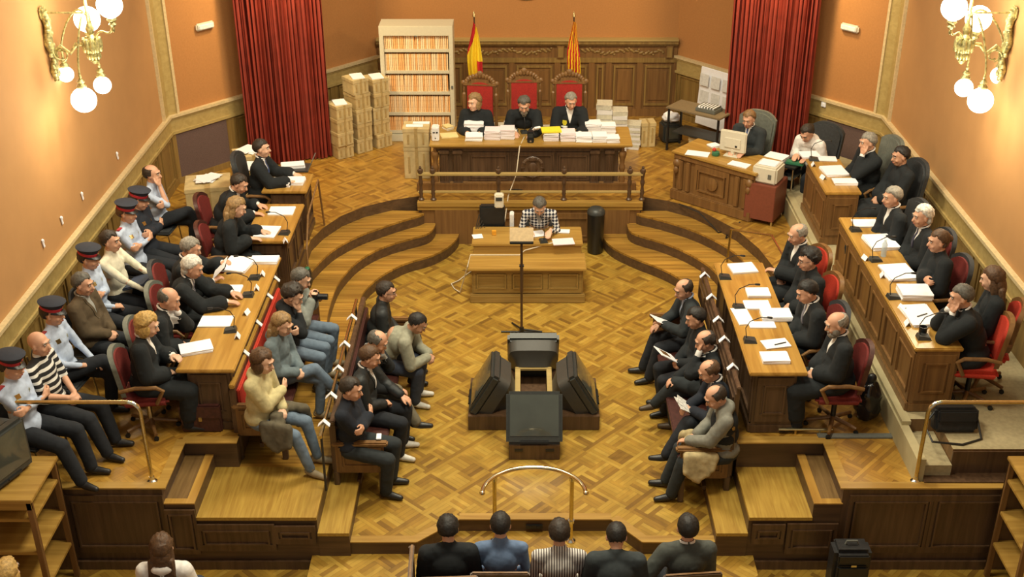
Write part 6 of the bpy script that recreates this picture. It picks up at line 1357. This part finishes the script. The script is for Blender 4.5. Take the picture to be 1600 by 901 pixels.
held('holding a white paper',(0,.40,.78),lambda m:(m.box((0,0,0),(.20,.26,.006),rz=.3),m.box((0.02,.0,.006),(.18,.24,.006),rz=-.2)),'newspaper',mat('newsprint',(.62,.61,.58),.8,var=.35,scale=35),'folded newspaper held on the right centre bench','newspaper',R(35))
held('nearest on the left centre bench',(.02,.33,.70),lambda m:m.box((0,0,0),(.10,.05,.012),bev=.003),'phone',M_WHITE,'small white phone on the lap of the person in black suit','phone',0,.2)
held('bearded judge',(-.16,.56,.86),lambda m:m.box((0,0,0),(.10,.28,.03),bev=.006),'rolled_papers',M_WHITE,'white document lifted by the bearded judge','papers',R(35),.4)
held('black vest',(0,0,0),lambda m:None,'x',M_BLACK,'x','x') if False else None
# black vest over the grey sleeves
p=PEOPLE[who('black vest')]; 
root=[o for o in bpy.data.objects if o.get('label')==p['label']][0]; m=MB(); m.ell(p['chs']+V((0,-.005,-.02)),(.185,.140,.165),None,24,16); m.ell(p['wst']+V((0,.015,.03)),(.178,.150,.15),None,24,14); m.cap(p['nk']+V((-.08,-.01,-.05)),p['nk']+V((.08,-.01,-.05)),.06,.06); m.build('vest',cm('black'),root,True)
# ================================================================= CAMERA, LIGHT
cam=bpy.data.cameras.new('camera'); co=bpy.data.objects.new('camera',cam); COL.objects.link(co); S.camera=co
cam.sensor_width=36; cam.lens=F/1600*36; cam.shift_x=-15/1600; co.location=(0,0,CH); co.rotation_euler=(PI/2-PT,0,0); cam.clip_end=100
w=bpy.data.worlds.new('world'); S.world=w; w.use_nodes=True; bg=w.node_tree.nodes['Background']; bg.inputs['Color'].default_value=(1,.94,.78,1); bg.inputs['Strength'].default_value=.42
def area(name,loc,size,power,col=(1,.90,.66),rot=(0,0,0),sy=None):
    l=bpy.data.lights.new(name,'AREA'); l.size=size; l.energy=power; l.color=col; 
    if sy: l.shape='RECTANGLE'; l.size_y=sy
    o=bpy.data.objects.new(name,l); COL.objects.link(o); o.location=loc; o.rotation_euler=rot; return o
def point(name,loc,power,r=.15,col=(1,.86,.58)):
    l=bpy.data.lights.new(name,'POINT'); l.energy=power; l.shadow_soft_size=r; l.color=col; o=bpy.data.objects.new(name,l); COL.objects.link(o); o.location=loc
area('chandelier_light',(0,8.5,8.4),1.6,520); area('chandelier_light',(0,13.5,8.4),1.6,620); area('chandelier_light',(-3,11.5,8.3),1.2,120); area('chandelier_light',(3,11.5,8.3),1.2,120)
area('rear_lamp',(-3.5,17.3,4.7),.3,120,(1,.74,.38),rot=(R(48),0,0)); area('rear_lamp',(3.75,17.3,4.7),.3,120,(1,.74,.38),rot=(R(48),0,0))
for sx,x in((1,XL),(-1,XR)): point('sconce_light',(x+.62*sx,12.85,3.35),62,.2); point('sconce_light',(x+.6*sx,13.1,4.5),38,.2)
vs=S.view_settings; vs.view_transform='Standard'; vs.look='None'; vs.gamma=1; vs.use_curve_mapping=False; vs.exposure=-0.3
